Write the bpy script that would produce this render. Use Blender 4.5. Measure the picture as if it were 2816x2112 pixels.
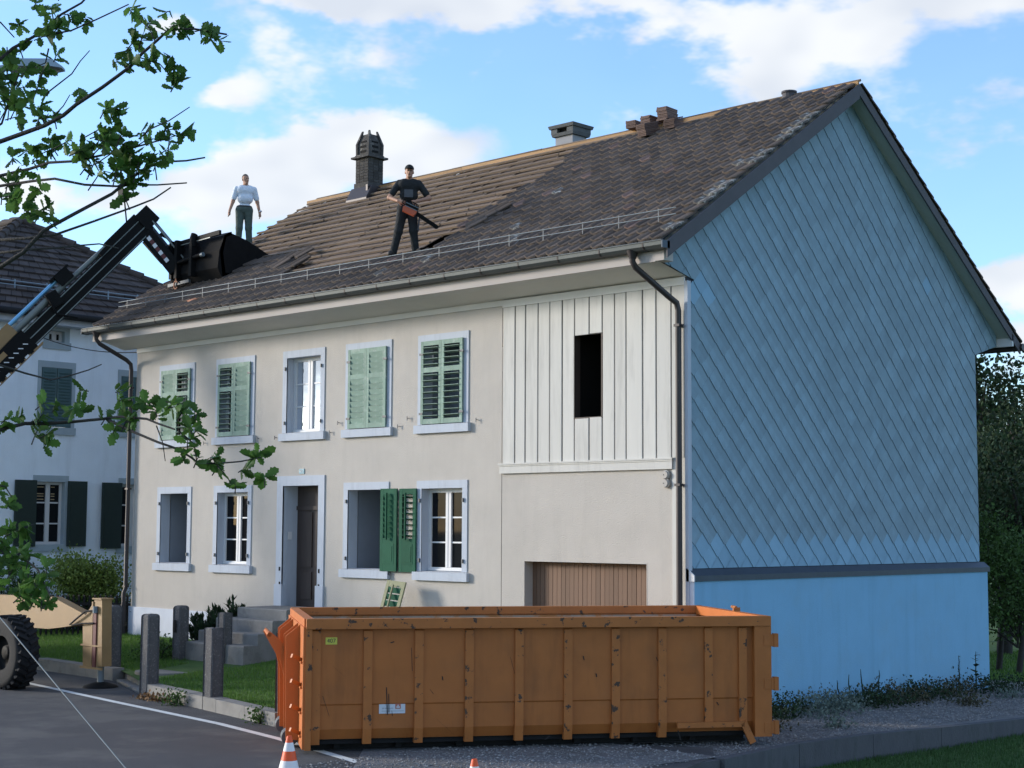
import bpy, math, random
import numpy as np
from mathutils import Vector, Matrix
from math import sin, cos, pi, radians

random.seed(7); rng = np.random.default_rng(7)
S = bpy.context.scene
COL = S.collection
for o in list(bpy.data.objects): bpy.data.objects.remove(o)

# ------------------------------------------------------------------ camera
CAMP = np.array([31.29539, -20.18598, 2.15401]); YAW, PIT, ROL, FPX = -0.765469278, 0.0902893734, 0.00499327438, 4376.79939
FW = np.array([sin(YAW)*cos(PIT), cos(YAW)*cos(PIT), sin(PIT)]); _r = np.array([cos(YAW), -sin(YAW), 0]); _u = np.cross(_r, FW)
RT = _r*cos(ROL)+_u*sin(ROL); UP = -_r*sin(ROL)+_u*cos(ROL)
cd = bpy.data.cameras.new('camera'); cam = bpy.data.objects.new('camera', cd); COL.objects.link(cam)
cam.matrix_world = Matrix(((RT[0], UP[0], -FW[0], CAMP[0]), (RT[1], UP[1], -FW[1], CAMP[1]), (RT[2], UP[2], -FW[2], CAMP[2]), (0, 0, 0, 1)))
cd.sensor_width = 36; cd.lens = 36*FPX/2816; cd.clip_start = .1; cd.clip_end = 3000
S.camera = cam
# sight lines used to place things at their own distance (pixel grid of a 2212 px wide copy of the picture)
def ray(u, v): return FW+RT*((u*2816/2212-1408)/FPX)-UP*((v*2816/2212-1056)/FPX)
def PX(u, v, dep): return CAMP+ray(u, v)*dep
def ON(u, v, ax, val):
    r = ray(u, v); return CAMP+r*((val-CAMP[ax])/r[ax])

# ------------------------------------------------------------------ light
SUN_AZ = radians(60)      # from the facade normal (-y) towards -x
SUN_EL = radians(13)
sdir = Vector((-sin(SUN_AZ)*cos(SUN_EL), -cos(SUN_AZ)*cos(SUN_EL), sin(SUN_EL)))
sl = bpy.data.lights.new('sun', 'SUN'); sl.energy = 2.2; sl.angle = radians(11); sl.color = (1, .92, .82)
so = bpy.data.objects.new('sun', sl); COL.objects.link(so); so.rotation_euler = sdir.to_track_quat('Z', 'Y').to_euler(); so.location = (-30, -30, 30)
S.view_settings.view_transform = 'Standard'; S.view_settings.look = 'None'; S.view_settings.gamma = 1
S.cycles.max_bounces = 5; S.cycles.diffuse_bounces = 3; S.cycles.glossy_bounces = 2; S.cycles.transmission_bounces = 2; S.cycles.transparent_max_bounces = 4
S.view_settings.use_curve_mapping = False; S.view_settings.exposure = 0.9

W = bpy.data.worlds.new('World'); S.world = W; W.use_nodes = True
nt = W.node_tree; N = nt.nodes; LK = nt.links; N.clear()
def wn(t, **k):
    n = N.new(t)
    for a, b in k.items(): setattr(n, a, b)
    return n
def wmath(op, a, b=None, c=None):
    n = wn('ShaderNodeMath', operation=op)
    for i, x in enumerate((a, b, c)):
        if x is None: continue
        if isinstance(x, (int, float)): n.inputs[i].default_value = x
        else: LK.new(x, n.inputs[i])
    return n.outputs[0]
def wvec(op, a, b):
    n = wn('ShaderNodeVectorMath', operation=op)
    for i, x in enumerate((a, b)):
        if isinstance(x, (tuple, list)): n.inputs[i].default_value = x
        else: LK.new(x, n.inputs[i])
    return n
sky = wn('ShaderNodeTexSky', sky_type='NISHITA', sun_disc=False, sun_elevation=SUN_EL, sun_rotation=math.atan2(sdir.x, sdir.y), air_density=1.0, dust_density=.6, ozone_density=3.0, altitude=500)
tc = wn('ShaderNodeTexCoord'); DIR = wvec('NORMALIZE', tc.outputs['Generated'], (0, 0, 0)).outputs[0]
da = wvec('DOT_PRODUCT', DIR, tuple(RT)).outputs['Value']; db = wvec('DOT_PRODUCT', DIR, tuple(UP)).outputs['Value']; df = wvec('DOT_PRODUCT', DIR, tuple(FW)).outputs['Value']
front = wmath('GREATER_THAN', df, .3)
# cloud banks: (u, v, half width, half height, weight) on the celestial sphere
BANKS = [(1640, 105, 520, 135, .27), (1320, 45, 330, 75, .2), (1000, 20, 340, 65, .2), (2090, 30, 260, 80, .17), (880, 330, 250, 95, .28), (560, 400, 300, 90, .26), (300, 460, 340, 110, .24),
         (490, 225, 150, 45, .22), (60, 430, 260, 120, .17), (395, 120, 85, 30, .22), (690, 20, 180, 48, .22), (2230, 660, 200, 150, .30), (60, 25, 130, 40, .22)]
st = wvec('MULTIPLY', DIR, (1, 1, 2.0)).outputs[0]
wob = wn('ShaderNodeTexNoise'); wob.inputs['Scale'].default_value = 9; wob.inputs['Detail'].default_value = 5; wob.inputs['Roughness'].default_value = .58; LK.new(st, wob.inputs['Vector'])
cb_ = wn('ShaderNodeCombineXYZ'); LK.new(da, cb_.inputs[0]); LK.new(db, cb_.inputs[1])
wv = wn('ShaderNodeVectorMath', operation='MULTIPLY_ADD'); LK.new(wob.outputs['Color'], wv.inputs[0]); wv.inputs[1].default_value = (.09, .045, 0); LK.new(cb_.outputs[0], wv.inputs[2])
bias = 0.
for u, v, hw, hh, wgt in BANKS:
    ca = (u-1106)/3438+.045; cb = -(v-829.5)/3438+.0225
    q = wn('ShaderNodeVectorMath', operation='MULTIPLY_ADD'); LK.new(wv.outputs[0], q.inputs[0]); q.inputs[1].default_value = (3438/hw, 3438/hh, 0); q.inputs[2].default_value = (-ca*3438/hw, -cb*3438/hh, 0)
    ln = wn('ShaderNodeVectorMath', operation='LENGTH'); LK.new(q.outputs[0], ln.inputs[0])
    g = wn('ShaderNodeMath', operation='SUBTRACT', use_clamp=True); g.inputs[0].default_value = 1; LK.new(ln.outputs['Value'], g.inputs[1])
    bias = wmath('MULTIPLY_ADD', g.outputs[0], wgt*1.45, bias)
bias = wmath('MULTIPLY', bias, front)
n2 = wn('ShaderNodeTexNoise'); n2.inputs['Scale'].default_value = 11; n2.inputs['Detail'].default_value = 2; n2.inputs['Roughness'].default_value = .5; LK.new(wvec('ADD', st, (.02, .015, .05)).outputs[0], n2.inputs['Vector'])
dens = wmath('ADD', wmath('ADD', wob.outputs['Fac'], bias), wmath('MULTIPLY', wmath('SUBTRACT', 1, front), .06))
cr = wn('ShaderNodeValToRGB'); cr.color_ramp.elements[0].position = .53; cr.color_ramp.elements[0].color = (0, 0, 0, 1); cr.color_ramp.elements[1].position = .70; cr.color_ramp.elements[1].color = (1, 1, 1, 1); cr.color_ramp.interpolation = 'EASE'
LK.new(dens, cr.inputs[0])
cc = wn('ShaderNodeValToRGB'); cc.color_ramp.elements[0].position = .36; cc.color_ramp.elements[0].color = (.64, .67, .725, 1); cc.color_ramp.elements[1].position = .6; cc.color_ramp.elements[1].color = (.84, .84, .84, 1)
LK.new(n2.outputs['Fac'], cc.inputs[0])
SKYK = 0.15
tint = wn('ShaderNodeMix', data_type='RGBA', blend_type='MULTIPLY'); tint.inputs[0].default_value = 1; LK.new(sky.outputs[0], tint.inputs[6]); tint.inputs[7].default_value = (1.12, 1.20, 1.32, 1)
cs = wn('ShaderNodeMix', data_type='RGBA', blend_type='MULTIPLY'); cs.inputs[0].default_value = 1; LK.new(cc.outputs[0], cs.inputs[6]); cs.inputs[7].default_value = (.625/SKYK, .64/SKYK, .655/SKYK, 1)
mx = wn('ShaderNodeMix', data_type='RGBA'); LK.new(wmath('MULTIPLY_ADD', cr.outputs[0], .9, .06), mx.inputs[0]); LK.new(tint.outputs[2], mx.inputs[6]); LK.new(cs.outputs[2], mx.inputs[7])
bg = wn('ShaderNodeBackground'); bg.inputs[1].default_value = SKYK; LK.new(mx.outputs[2], bg.inputs[0])
W.cycles.sampling_method = 'MANUAL'; W.cycles.sample_map_resolution = 256
wo = wn('ShaderNodeOutputWorld'); LK.new(bg.outputs[0], wo.inputs[0])

# ------------------------------------------------------------------ materials
MATS = {}
def mat(name, col, rough=.8, metal=0., var=0., vs=3., bump=0., bs=40., rand=0., spec=.4, col2=None, c2s=4., c2t=.55, c2w=.08, coat=0., stretch=(1, 1, 1), transl=0., streak=0., ss=5.):
    """procedural paint: base colour, cloudy variation, second colour in patches, per-piece tint, fine relief"""
    m = bpy.data.materials.new(name); m.use_nodes = True; MATS[name] = m
    t = m.node_tree; n = t.nodes; b = n['Principled BSDF']
    b.inputs['Roughness'].default_value = rough; b.inputs['Metallic'].default_value = metal; b.inputs['Specular IOR Level'].default_value = spec
    if coat: b.inputs['Coat Weight'].default_value = coat; b.inputs['Coat Roughness'].default_value = .15
    tc = n.new('ShaderNodeTexCoord'); mp = n.new('ShaderNodeMapping'); t.links.new(tc.outputs['Object'], mp.inputs[0]); mp.inputs['Scale'].default_value = stretch
    V = mp.outputs[0]
    def noise(s, d=3, r=.6):
        x = n.new('ShaderNodeTexNoise'); x.inputs['Scale'].default_value = s; x.inputs['Detail'].default_value = d; x.inputs['Roughness'].default_value = r; t.links.new(V, x.inputs['Vector']); return x.outputs['Fac']
    def mth(op, a, bb):
        x = n.new('ShaderNodeMath'); x.operation = op
        for i, q in enumerate((a, bb)):
            if isinstance(q, (int, float)): x.inputs[i].default_value = q
            else: t.links.new(q, x.inputs[i])
        return x.outputs[0]
    rgb = n.new('ShaderNodeRGB'); rgb.outputs[0].default_value = (*col, 1); c = rgb.outputs[0]
    if col2:
        r = n.new('ShaderNodeValToRGB'); r.color_ramp.elements[0].position = c2t; r.color_ramp.elements[0].color = (0, 0, 0, 1); r.color_ramp.elements[1].position = c2t+c2w; r.color_ramp.elements[1].color = (1, 1, 1, 1)
        t.links.new(noise(c2s, 4, .65), r.inputs[0]); x = n.new('ShaderNodeMix'); x.data_type = 'RGBA'; t.links.new(r.outputs[0], x.inputs[0]); t.links.new(c, x.inputs[6]); x.inputs[7].default_value = (*col2, 1); c = x.outputs[2]
    f = None
    if streak:
        mp2 = n.new('ShaderNodeMapping'); t.links.new(tc.outputs['Object'], mp2.inputs[0]); mp2.inputs['Scale'].default_value = (1, 1, .12); V0 = V; V = mp2.outputs[0]
        r = n.new('ShaderNodeValToRGB'); r.color_ramp.elements[0].position = .5; r.color_ramp.elements[0].color = (1, 1, 1, 1); r.color_ramp.elements[1].position = .75; r.color_ramp.elements[1].color = (1-streak,)*3+(1,); t.links.new(noise(ss, 4, .7), r.inputs[0]); V = V0
        x = n.new('ShaderNodeMix'); x.data_type = 'RGBA'; x.blend_type = 'MULTIPLY'; x.inputs[0].default_value = 1; t.links.new(c, x.inputs[6]); t.links.new(r.outputs[0], x.inputs[7]); c = x.outputs[2]
    if var: f = mth('ADD', mth('MULTIPLY', noise(vs), 2*var*1.6), 1-var*1.6)
    if rand:
        oi = n.new('ShaderNodeObjectInfo'); ge = n.new('ShaderNodeNewGeometry')
        q = mth('FRACT', mth('ADD', oi.outputs['Random'], ge.outputs['Random Per Island']), 0)
        q = mth('ADD', mth('MULTIPLY', q, 2*rand), 1-rand); f = q if f is None else mth('MULTIPLY', f, q)
    if f is not None:
        x = n.new('ShaderNodeVectorMath'); x.operation = 'SCALE'; t.links.new(c, x.inputs[0]); t.links.new(f, x.inputs['Scale']); c = x.outputs[0]
    t.links.new(c, b.inputs['Base Color'])
    if bump:
        bm = n.new('ShaderNodeBump'); bm.inputs['Strength'].default_value = bump; bm.inputs['Distance'].default_value = .02; t.links.new(noise(bs, 2, .7), bm.inputs['Height']); t.links.new(bm.outputs[0], b.inputs['Normal'])
    if transl:
        tr = n.new('ShaderNodeBsdfTranslucent'); t.links.new(c, tr.inputs[0]); ms = n.new('ShaderNodeMixShader'); ms.inputs[0].default_value = transl
        t.links.new(b.outputs[0], ms.inputs[1]); t.links.new(tr.outputs[0], ms.inputs[2]); t.links.new(ms.outputs[0], n['Material Output'].inputs[0])
    return m
def glass(name, base, refl):
    m = bpy.data.materials.new(name); m.use_nodes = True; b = m.node_tree.nodes['Principled BSDF']; MATS[name] = m
    b.inputs['Base Color'].default_value = (*base, 1); b.inputs['Roughness'].default_value = .03; b.inputs['Specular IOR Level'].default_value = refl; return m
mat('plaster', (.49, .455, .41), .95, var=.07, vs=1.3, bump=.55, bs=55, col2=(.455, .422, .382), c2s=.7, c2t=.5, c2w=.3, streak=.07, ss=3.5)
mat('plinth_white', (.56, .60, .67), .9, var=.08, vs=2, bump=.3, bs=50)
mat('plinth_blue', (.205, .42, .595), .9, var=.05, vs=1.5, bump=.3, bs=60, streak=.12, ss=2.5, col2=(.21, .40, .545), c2s=1.1, c2t=.5, c2w=.25)
mat('surround', (.465, .505, .565), .85, var=.05, vs=3, bump=.15, bs=80, streak=.14, ss=7)
mat('slate', (.205, .295, .35), .75, var=.1, vs=5, rand=.085, bump=.2, bs=60, col2=(.22, .33, .405), c2s=2.2, c2t=.5, c2w=.2)
mat('slate_new', (.225, .375, .49), .75, var=.06, vs=5, rand=.07, bump=.1, bs=60)
mat('slate_back', (.03, .035, .045), .9); mat('slate_edge', (.10, .135, .17), .85)
mat('tile', (.09, .067, .051), .85, var=.22, vs=6, rand=.3, bump=.5, bs=50, col2=(.11, .088, .07), c2s=9, c2t=.6, c2w=.15)
mat('tile_lichen', (.13, .115, .1), .9, var=.2, vs=6, rand=.2, bump=.5, bs=50, col2=(.36, .36, .33), c2s=13, c2t=.56, c2w=.06)
mat('tile_red', (.15, .098, .08), .85, var=.2, vs=8, rand=.2, bump=.4, bs=60)
mat('terracotta', (.42, .19, .11), .85, var=.15, vs=9, bump=.3, bs=60)
mat('wood_old', (.165, .12, .088), .85, var=.25, vs=4, rand=.22, bump=.4, bs=30, stretch=(.25, 2, 2), col2=(.125, .10, .08), c2s=3, c2t=.52, c2w=.2)
mat('wood_batten', (.20, .145, .10), .8, var=.2, vs=5, rand=.2, bump=.3, bs=30, stretch=(.2, 2, 2))
mat('wood_new', (.36, .205, .085), .7, var=.18, vs=4, rand=.18, bump=.2, bs=30, stretch=(.2, 2, 2))
mat('dark', (.012, .011, .01), 1.)  # near-black for openings and gaps: their inner shade put into the colour
mat('gutter', (.085, .095, .095), .55, metal=.5, var=.12, vs=4)
mat('zinc_strip', (.45, .45, .44), .5, metal=.4, var=.15, vs=5)
mat('pipe', (.05, .042, .042), .45, metal=.3, var=.15, vs=4)
mat('verge', (.075, .07, .078), .7, var=.12, vs=4)
mat('fascia', (.44, .40, .37), .8, var=.1, vs=2, stretch=(.3, 2, 2))
mat('soffit', (.70, .685, .65), .85, var=.06, vs=1.5)
mat('soffit_gable', (.42, .46, .42), .85, var=.06, vs=2)
mat('siding', (.565, .55, .51), .8, var=.06, vs=1.5, rand=.05, stretch=(3, 3, .4), streak=.18, ss=6)
mat('green_pale', (.225, .325, .265), .75, var=.16, vs=7, rand=.1, col2=(.30, .38, .33), c2s=8, c2t=.56, c2w=.1)
mat('green_dark', (.022, .095, .055), .7, spec=.1, var=.14, vs=6, rand=.1)
mat('green_black', (.02, .035, .03), .6, var=.1, vs=6)
mat('green_slate', (.07, .13, .14), .65, var=.1, vs=6)
mat('wood_raw', (.27, .27, .16), .8, var=.15, vs=6)
mat('frame_white', (.66, .66, .66), .5, var=.03, vs=4)
glass('glass', (.012, .013, .015), .09); glass('glass_sky', (.10, .11, .12), 1.0); MATS['glass_sky'].node_tree.nodes['Principled BSDF'].inputs['Metallic'].default_value = .75; MATS['glass_sky'].node_tree.nodes['Principled BSDF'].inputs['Base Color'].default_value = (.62, .66, .72, 1)
mat('room', (.22, .25, .29), .95, var=.08); mat('room_shade', (.07, .07, .07), .95)  # second one is a darker copy: shade of unlit rooms put into the colour
mat('door', (.06, .042, .035), .6, var=.15, vs=5, stretch=(2, 2, .3))
mat('garage', (.17, .102, .066), .75, var=.14, vs=4, rand=.14, stretch=(3, 3, .3))
mat('galv', (.16, .19, .205), .5, metal=.2, var=.1)
mat('steel', (.12, .125, .13), .6, metal=.3)
mat('concrete', (.22, .21, .195), .95, var=.2, vs=3, bump=.5, bs=40, col2=(.13, .125, .115), c2s=2.5, c2t=.55, c2w=.2)
mat('concrete_dark', (.085, .087, .095), .95, var=.25, vs=3, bump=.5, bs=40, stretch=(1.5, 1.5, .5), col2=(.05, .055, .055), c2s=3, c2t=.52, c2w=.2)
mat('granite', (.115, .11, .11), .9, var=.22, vs=6, bump=.8, bs=70, col2=(.23, .22, .21), c2s=30, c2t=.56, c2w=.1)
mat('soot', (.075, .07, .065), .95, var=.3, vs=7, bump=.7, bs=40, col2=(.19, .18, .16), c2s=7, c2t=.56, c2w=.1)
mat('brick_dark', (.06, .056, .052), .95, var=.25, vs=6, rand=.3, bump=.5, bs=40)
mat('cap_grey', (.10, .105, .105), .9, var=.2, vs=6, bump=.4, bs=40); mat('stack_grey', (.30, .30, .31), .9, var=.08, vs=4)
mat('lead', (.05, .065, .085), .5, metal=.4, var=.15, vs=6)
mat('skip', (.385, .125, .027), .6, var=.13, vs=2.2, col2=(.33, .115, .03), c2s=1.6, c2t=.5, c2w=.25, bump=.5, bs=2.2, streak=.24, ss=4)
mat('skip_scuff', (.39, .13, .029), .6, var=.15, vs=3, col2=(.06, .035, .022), c2s=8, c2t=.6, c2w=.03, bump=.4, bs=3)
mat('skip_end_lit', (.50, .145, .03), .5, var=.08, vs=2, col2=(.3, .1, .03), c2s=8, c2t=.68, c2w=.03)  # brighter copy of skip: light on the end faces put into the colour
mat('skip_inside', (.33, .27, .2), .9, var=.25, vs=3, col2=(.36, .17, .06), c2s=2.5, c2t=.5, c2w=.1)
mat('scratch', (.025, .02, .018), .8); mat('sticker', (.56, .60, .64), .6); mat('sticker_yellow', (.55, .52, .08), .6); mat('sticker_red', (.42, .16, .12), .6); mat('ink', (.05, .06, .05), .7); mat('ink_grey', (.36, .40, .45), .7)
mat('plate_blue', (.22, .40, .46), .5)
mat('rubber', (.012, .012, .013), .85, var=.2, vs=8, bump=.3, bs=30)
mat('tan', (.28, .17, .07), .55, var=.12, vs=3, col2=(.3, .19, .09), c2s=5, c2t=.6, c2w=.08)
mat('black_paint', (.007, .007, .007), .65, var=.2, vs=5, spec=.12)
mat('bucket', (.010, .009, .0085), .8, var=.3, vs=5, spec=.12)
mat('grey_tube', (.17, .19, .18), .5, metal=.3, var=.1)
mat('rod_blue', (.16, .38, .6), .3, metal=.5)
mat('hazard_white', (.7, .7, .7), .6); mat('hazard_red', (.4, .04, .03), .6)
mat('cone_orange', (.8, .10, .02), .5, var=.06); mat('cone_white', (.75, .73, .72), .5, var=.06)
mat('asphalt', (.062, .062, .066), .9, var=.14, vs=1.2, bump=.7, bs=120, col2=(.095, .092, .09), c2s=.55, c2t=.48, c2w=.12, streak=0)
mat('line_white', (.62, .64, .62), .8, var=.18, vs=8, col2=(.2, .2, .2), c2s=14, c2t=.64, c2w=.08)
mat('gravel', (.17, .165, .165), .95, var=.3, vs=9, bump=1., bs=60, col2=(.09, .09, .08), c2s=1.8, c2t=.53, c2w=.2)
mat('pebble', (.21, .205, .20), .9, rand=.45)
mat('grass', (.06, .115, .022), .9, var=.25, vs=2, bump=.5, bs=40); mat('blade', (.10, .20, .03), .7, rand=.35, transl=.25)
mat('blade_shaded', (.05, .11, .028), .7, rand=.35, transl=.25)  # darker copy of blade: shade below the wall put into the colour
mat('soil', (.06, .05, .04), .95, var=.2)
mat('oak_leaf', (.075, .155, .032), .55, rand=.4, transl=.4, spec=.25); mat('bark', (.04, .036, .033), .9, var=.2, vs=20, bump=.6, bs=60)
mat('fol_dark', (.022, .045, .016), .8, rand=.5, transl=.2); mat('fol_mid', (.05, .10, .022), .75, rand=.45, transl=.25); mat('fol_light', (.17, .24, .05), .7, rand=.4, transl=.25); mat('fol_grey', (.13, .17, .14), .8, rand=.35, transl=.2); mat('fol_brown', (.07, .065, .035), .85, rand=.4, transl=.15)
mat('skin', (.42, .23, .15), .6, var=.06, vs=20); mat('hair', (.05, .04, .03), .8); mat('hair_grey', (.12, .1, .085), .8)
mat('cloth_black', (.018, .02, .021), .9, var=.25, vs=14, bump=1., bs=16); mat('cloth_grey', (.09, .095, .105), .9, var=.12, vs=14); mat('cloth_white', (.70, .75, .82), .9, var=.06, vs=9, bump=1., bs=14); mat('cloth_green', (.075, .10, .085), .9, var=.2, vs=14, bump=1., bs=15)
mat('leather', (.03, .025, .02), .6); mat('saw_red', (.50, .10, .04), .45); mat('eye', (.02, .015, .012), .3); mat('lip', (.30, .11, .08), .6); mat('watch', (.6, .62, .65), .3, metal=.6)
mat('lamp_grey', (.26, .33, .38), .5, metal=.2); mat('lamp_glass', (.25, .24, .22), .3)
mat('wall_neigh', (.82, .90, .98), .95, var=.05, vs=1.5, bump=.5, bs=50, streak=.1, ss=3); mat('stone_neigh', (.36, .43, .47), .9, var=.08, vs=4); mat('tile_neigh', (.058, .045, .04), .85, var=.2, vs=3, rand=.3, bump=.4, bs=40)
mat('blind', (.45, .34, .2), .7); mat('cable', (.02, .02, .022), .7); mat('rope', (.16, .19, .20), .7); mat('dry_leaf', (.22, .12, .05), .8, rand=.4)
mat('fence_dark', (.014, .013, .012), .9)

# ------------------------------------------------------------------ mesh helpers
PINV = {}
def tag(o, label=None, cat=None, group=None, kind=None, category=None):
    cat = cat or category
    if label: o['label'] = label
    if cat: o['category'] = cat
    if group: o['group'] = group
    if kind: o['kind'] = kind
    return o
def empty(name, loc, label, cat, group=None):
    o = bpy.data.objects.new(name, None); COL.objects.link(o); o.location = [float(x) for x in loc]; o.empty_display_size = .2
    PINV[o] = Matrix.Translation(-Vector([float(x) for x in loc])); return tag(o, label, cat, group)
def put(o, parent, M=None):
    if parent is not None:
        o.parent = parent; o.matrix_parent_inverse = PINV.get(parent, Matrix())
    if M is not None: o.matrix_basis = M
    return o
class MB:
    def __init__(s): s.v = []; s.f = []; s.m = []; s.sm = []
    def add(s, vs, fs, mi=0, smooth=False):
        b = len(s.v); s.v += [tuple(float(c) for c in q) for q in vs]; s.f += [tuple(b+i for i in f) for f in fs]; s.m += [mi]*len(fs); s.sm += [smooth]*len(fs); return s
    def box(s, c, d, M=None, mi=0):
        x, y, z = d[0]/2, d[1]/2, d[2]/2
        vs = [Vector((sx*x, sy*y, sz*z)) for sx in (-1, 1) for sy in (-1, 1) for sz in (-1, 1)]
        if M is not None: vs = [M @ q for q in vs]
        c = Vector([float(q) for q in c])
        return s.add([q+c for q in vs], [(0, 1, 3, 2), (4, 6, 7, 5), (0, 4, 5, 1), (2, 3, 7, 6), (0, 2, 6, 4), (1, 5, 7, 3)], mi)
    def bb(s, x0, x1, y0, y1, z0, z1, mi=0): return s.box(((x0+x1)/2, (y0+y1)/2, (z0+z1)/2), (x1-x0, y1-y0, z1-z0), None, mi)
    def beam(s, p, q, w, h, up=(0, 0, 1), mi=0):
        p = Vector([float(a) for a in p]); q = Vector([float(a) for a in q]); a = (q-p); L = a.length; a.normalize(); up = Vector(up)
        sd = a.cross(up); sd.normalize(); u = sd.cross(a); M = Matrix((a, sd, u)).transposed()
        return s.box((p+q)/2, (L, w, h), M, mi)
    def tube(s, pts, rs, n=8, mi=0, caps=True, smooth=True):
        pts = [Vector([float(a) for a in p]) for p in pts]
        if isinstance(rs, (int, float)): rs = [rs]*len(pts)
        ref = None; rings = []
        for i, p in enumerate(pts):
            t = (pts[min(i+1, len(pts)-1)]-pts[max(i-1, 0)]).normalized()
            if ref is None: ref = t.orthogonal().normalized()
            ref = (ref-t*ref.dot(t)).normalized(); b = t.cross(ref)
            rings.append([p+(ref*cos(2*pi*k/n)+b*sin(2*pi*k/n))*rs[i] for k in range(n)])
        vs = [q for r in rings for q in r]; fs = [(i*n+k, i*n+(k+1) % n, (i+1)*n+(k+1) % n, (i+1)*n+k) for i in range(len(pts)-1) for k in range(n)]
        s.add(vs, fs, mi, smooth)
        if caps: s.add(rings[0], [tuple(range(n-1, -1, -1))], mi); s.add(rings[-1], [tuple(range(n))], mi)
        return s
    def prism(s, poly, ax, a, b, mi=0):
        """polygon in the two other axes, extruded along axis ax from a to b"""
        def P(q, t): l = list(q); l.insert(ax, t); return l
        n = len(poly); vs = [P(q, a) for q in poly]+[P(q, b) for q in poly]
        return s.add(vs, [tuple(range(n)), tuple(range(2*n-1, n-1, -1))]+[(i, i+n, (i+1) % n+n, (i+1) % n) for i in range(n)], mi)
    def lathe(s, prof, c, ax=2, n=16, mi=0):
        vs = []
        for r, h in prof:
            for k in range(n):
                q = [r*cos(2*pi*k/n), r*sin(2*pi*k/n)]; q.insert(ax, h); vs.append([q[i]+c[i] for i in range(3)])
        fs = [(i*n+k, i*n+(k+1) % n, (i+1)*n+(k+1) % n, (i+1)*n+k) for i in range(len(prof)-1) for k in range(n)]
        return s.add(vs, fs, mi, True)
    def mesh(s, name, mats):
        me = bpy.data.meshes.new(name); me.from_pydata(s.v, [], s.f)
        for m in ([mats] if isinstance(mats, str) else mats): me.materials.append(MATS[m])
        me.polygons.foreach_set('material_index', s.m); me.polygons.foreach_set('use_smooth', s.sm); me.update()
        import bmesh
        b = bmesh.new(); b.from_mesh(me); bmesh.ops.recalc_face_normals(b, faces=b.faces); b.to_mesh(me); b.free(); return me
    def build(s, name, mats, parent=None, **tg):
        o = bpy.data.objects.new(name, s.mesh(name, mats)); COL.objects.link(o); put(o, parent); return tag(o, **tg)
def npmesh(name, V, F, m, parent=None, smooth=False, **tg):
    V = np.asarray(V, np.float32); F = np.asarray(F, np.int32); k = F.shape[1]
    me = bpy.data.meshes.new(name); me.vertices.add(len(V)); me.vertices.foreach_set('co', V.ravel()); me.loops.add(F.size); me.loops.foreach_set('vertex_index', F.ravel())
    me.polygons.add(len(F)); me.polygons.foreach_set('loop_start', np.arange(len(F), dtype=np.int32)*k); me.polygons.foreach_set('use_smooth', np.full(len(F), smooth)); me.update(calc_edges=True)
    for q in ([m] if isinstance(m, str) else m): me.materials.append(MATS[q])
    o = bpy.data.objects.new(name, me); COL.objects.link(o); put(o, parent); return tag(o, **tg)
def inst(me, name, parent, M):
    o = bpy.data.objects.new(name, me); COL.objects.link(o); return put(o, parent, M)
def frame(p, x, y, z): return Matrix(((x[0], y[0], z[0], p[0]), (x[1], y[1], z[1], p[1]), (x[2], y[2], z[2], p[2]), (0, 0, 0, 1)))
def mtris(me):
    """triangulated arrays of a mesh, for copying it many times into one mesh"""
    me.calc_loop_triangles(); V = np.array([v.co[:] for v in me.vertices]); T = np.array([t.vertices[:] for t in me.loop_triangles]); return V, T
def scatter(me, mats4):
    V, T = mtris(me); n = len(mats4); A = np.asarray(mats4)
    VV = np.einsum('nij,vj->nvi', A[:, :3, :3], V)+A[:, None, :3, 3]; TT = T[None]+(np.arange(n)*len(V))[:, None, None]
    return VV.reshape(-1, 3), TT.reshape(-1, 3)

# ------------------------------------------------------------------ dimensions
L = 15.774; D = 9.57; ZR = -.72          # house length, depth; road level
SLF = .645; RIY, RIZ = 4.777, 10.315     # front roof slope, ridge
SLB = .695
def zf(y): return RIZ+SLF*(y-RIY)
def zb(y): return RIZ-SLB*(y-RIY)
EY, EYB = -.92, 10.94
VX = 16.1                                # right verge
def xl(y): return .15-.75*(RIY-y)/(RIY-EY)   # left verge, slightly askew

# ------------------------------------------------------------------ setting
m = MB()
m.add([(-900, -900, -1.06), (900, -900, -1.06), (900, 900, -1.06), (-900, 900, -1.06)], [(0, 1, 2, 3)]); m.build('lawn_ground', 'grass', kind='structure')
# road: an asphalt body standing on the lower ground, with the forecourt under the skip
road_poly = [(-60, -3.3), (2.0, -3.46), (5.05, -3.64), (7.6, -4.66), (12.6, -5.7), (15.6, -5.2), (18.4, -2.9), (18.95, -3.6), (21.5, -11.5), (23, -40), (-60, -40)]
m = MB(); m.prism(road_poly, 2, -1.3, ZR); m.build('road', 'asphalt', kind='structure')
# gravel bed round the gable, falling gently to the back
def zg(y): return ZR-.015-.025*max(0, min(10, y))
m = MB(); gp = []
xs = [(-3.7, 19.02), (-1.8, 18.86), (-.2, 19.03), (1.45, 19.18), (4.2, 19.31), (8, 19.4), (11.5, 19.4)]
vs = []; fs = []
for i, (y, x) in enumerate(xs):
    vs += [(11.0, y, zg(y)-.01), (x-.02, y, zg(y)-.01)]
    if i: fs.append((2*i-2, 2*i-1, 2*i+1, 2*i))
m.add(vs, fs); m.build('gravel_bed', 'gravel', kind='structure')
m = MB(); m.add([(x, y, ZR+.006) for x, y in ((19.03, -3.6), (18.9, -4.6), (19.0, -6.0), (19.5, -7.9), (19.2, -9.0), (17.9, -8.3), (16.9, -7.9), (15.9, -6.9), (15.2, -6.2), (15.0, -3.6))], [tuple(range(10))]); m.build('gravel_forecourt', 'gravel', kind='structure')
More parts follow.
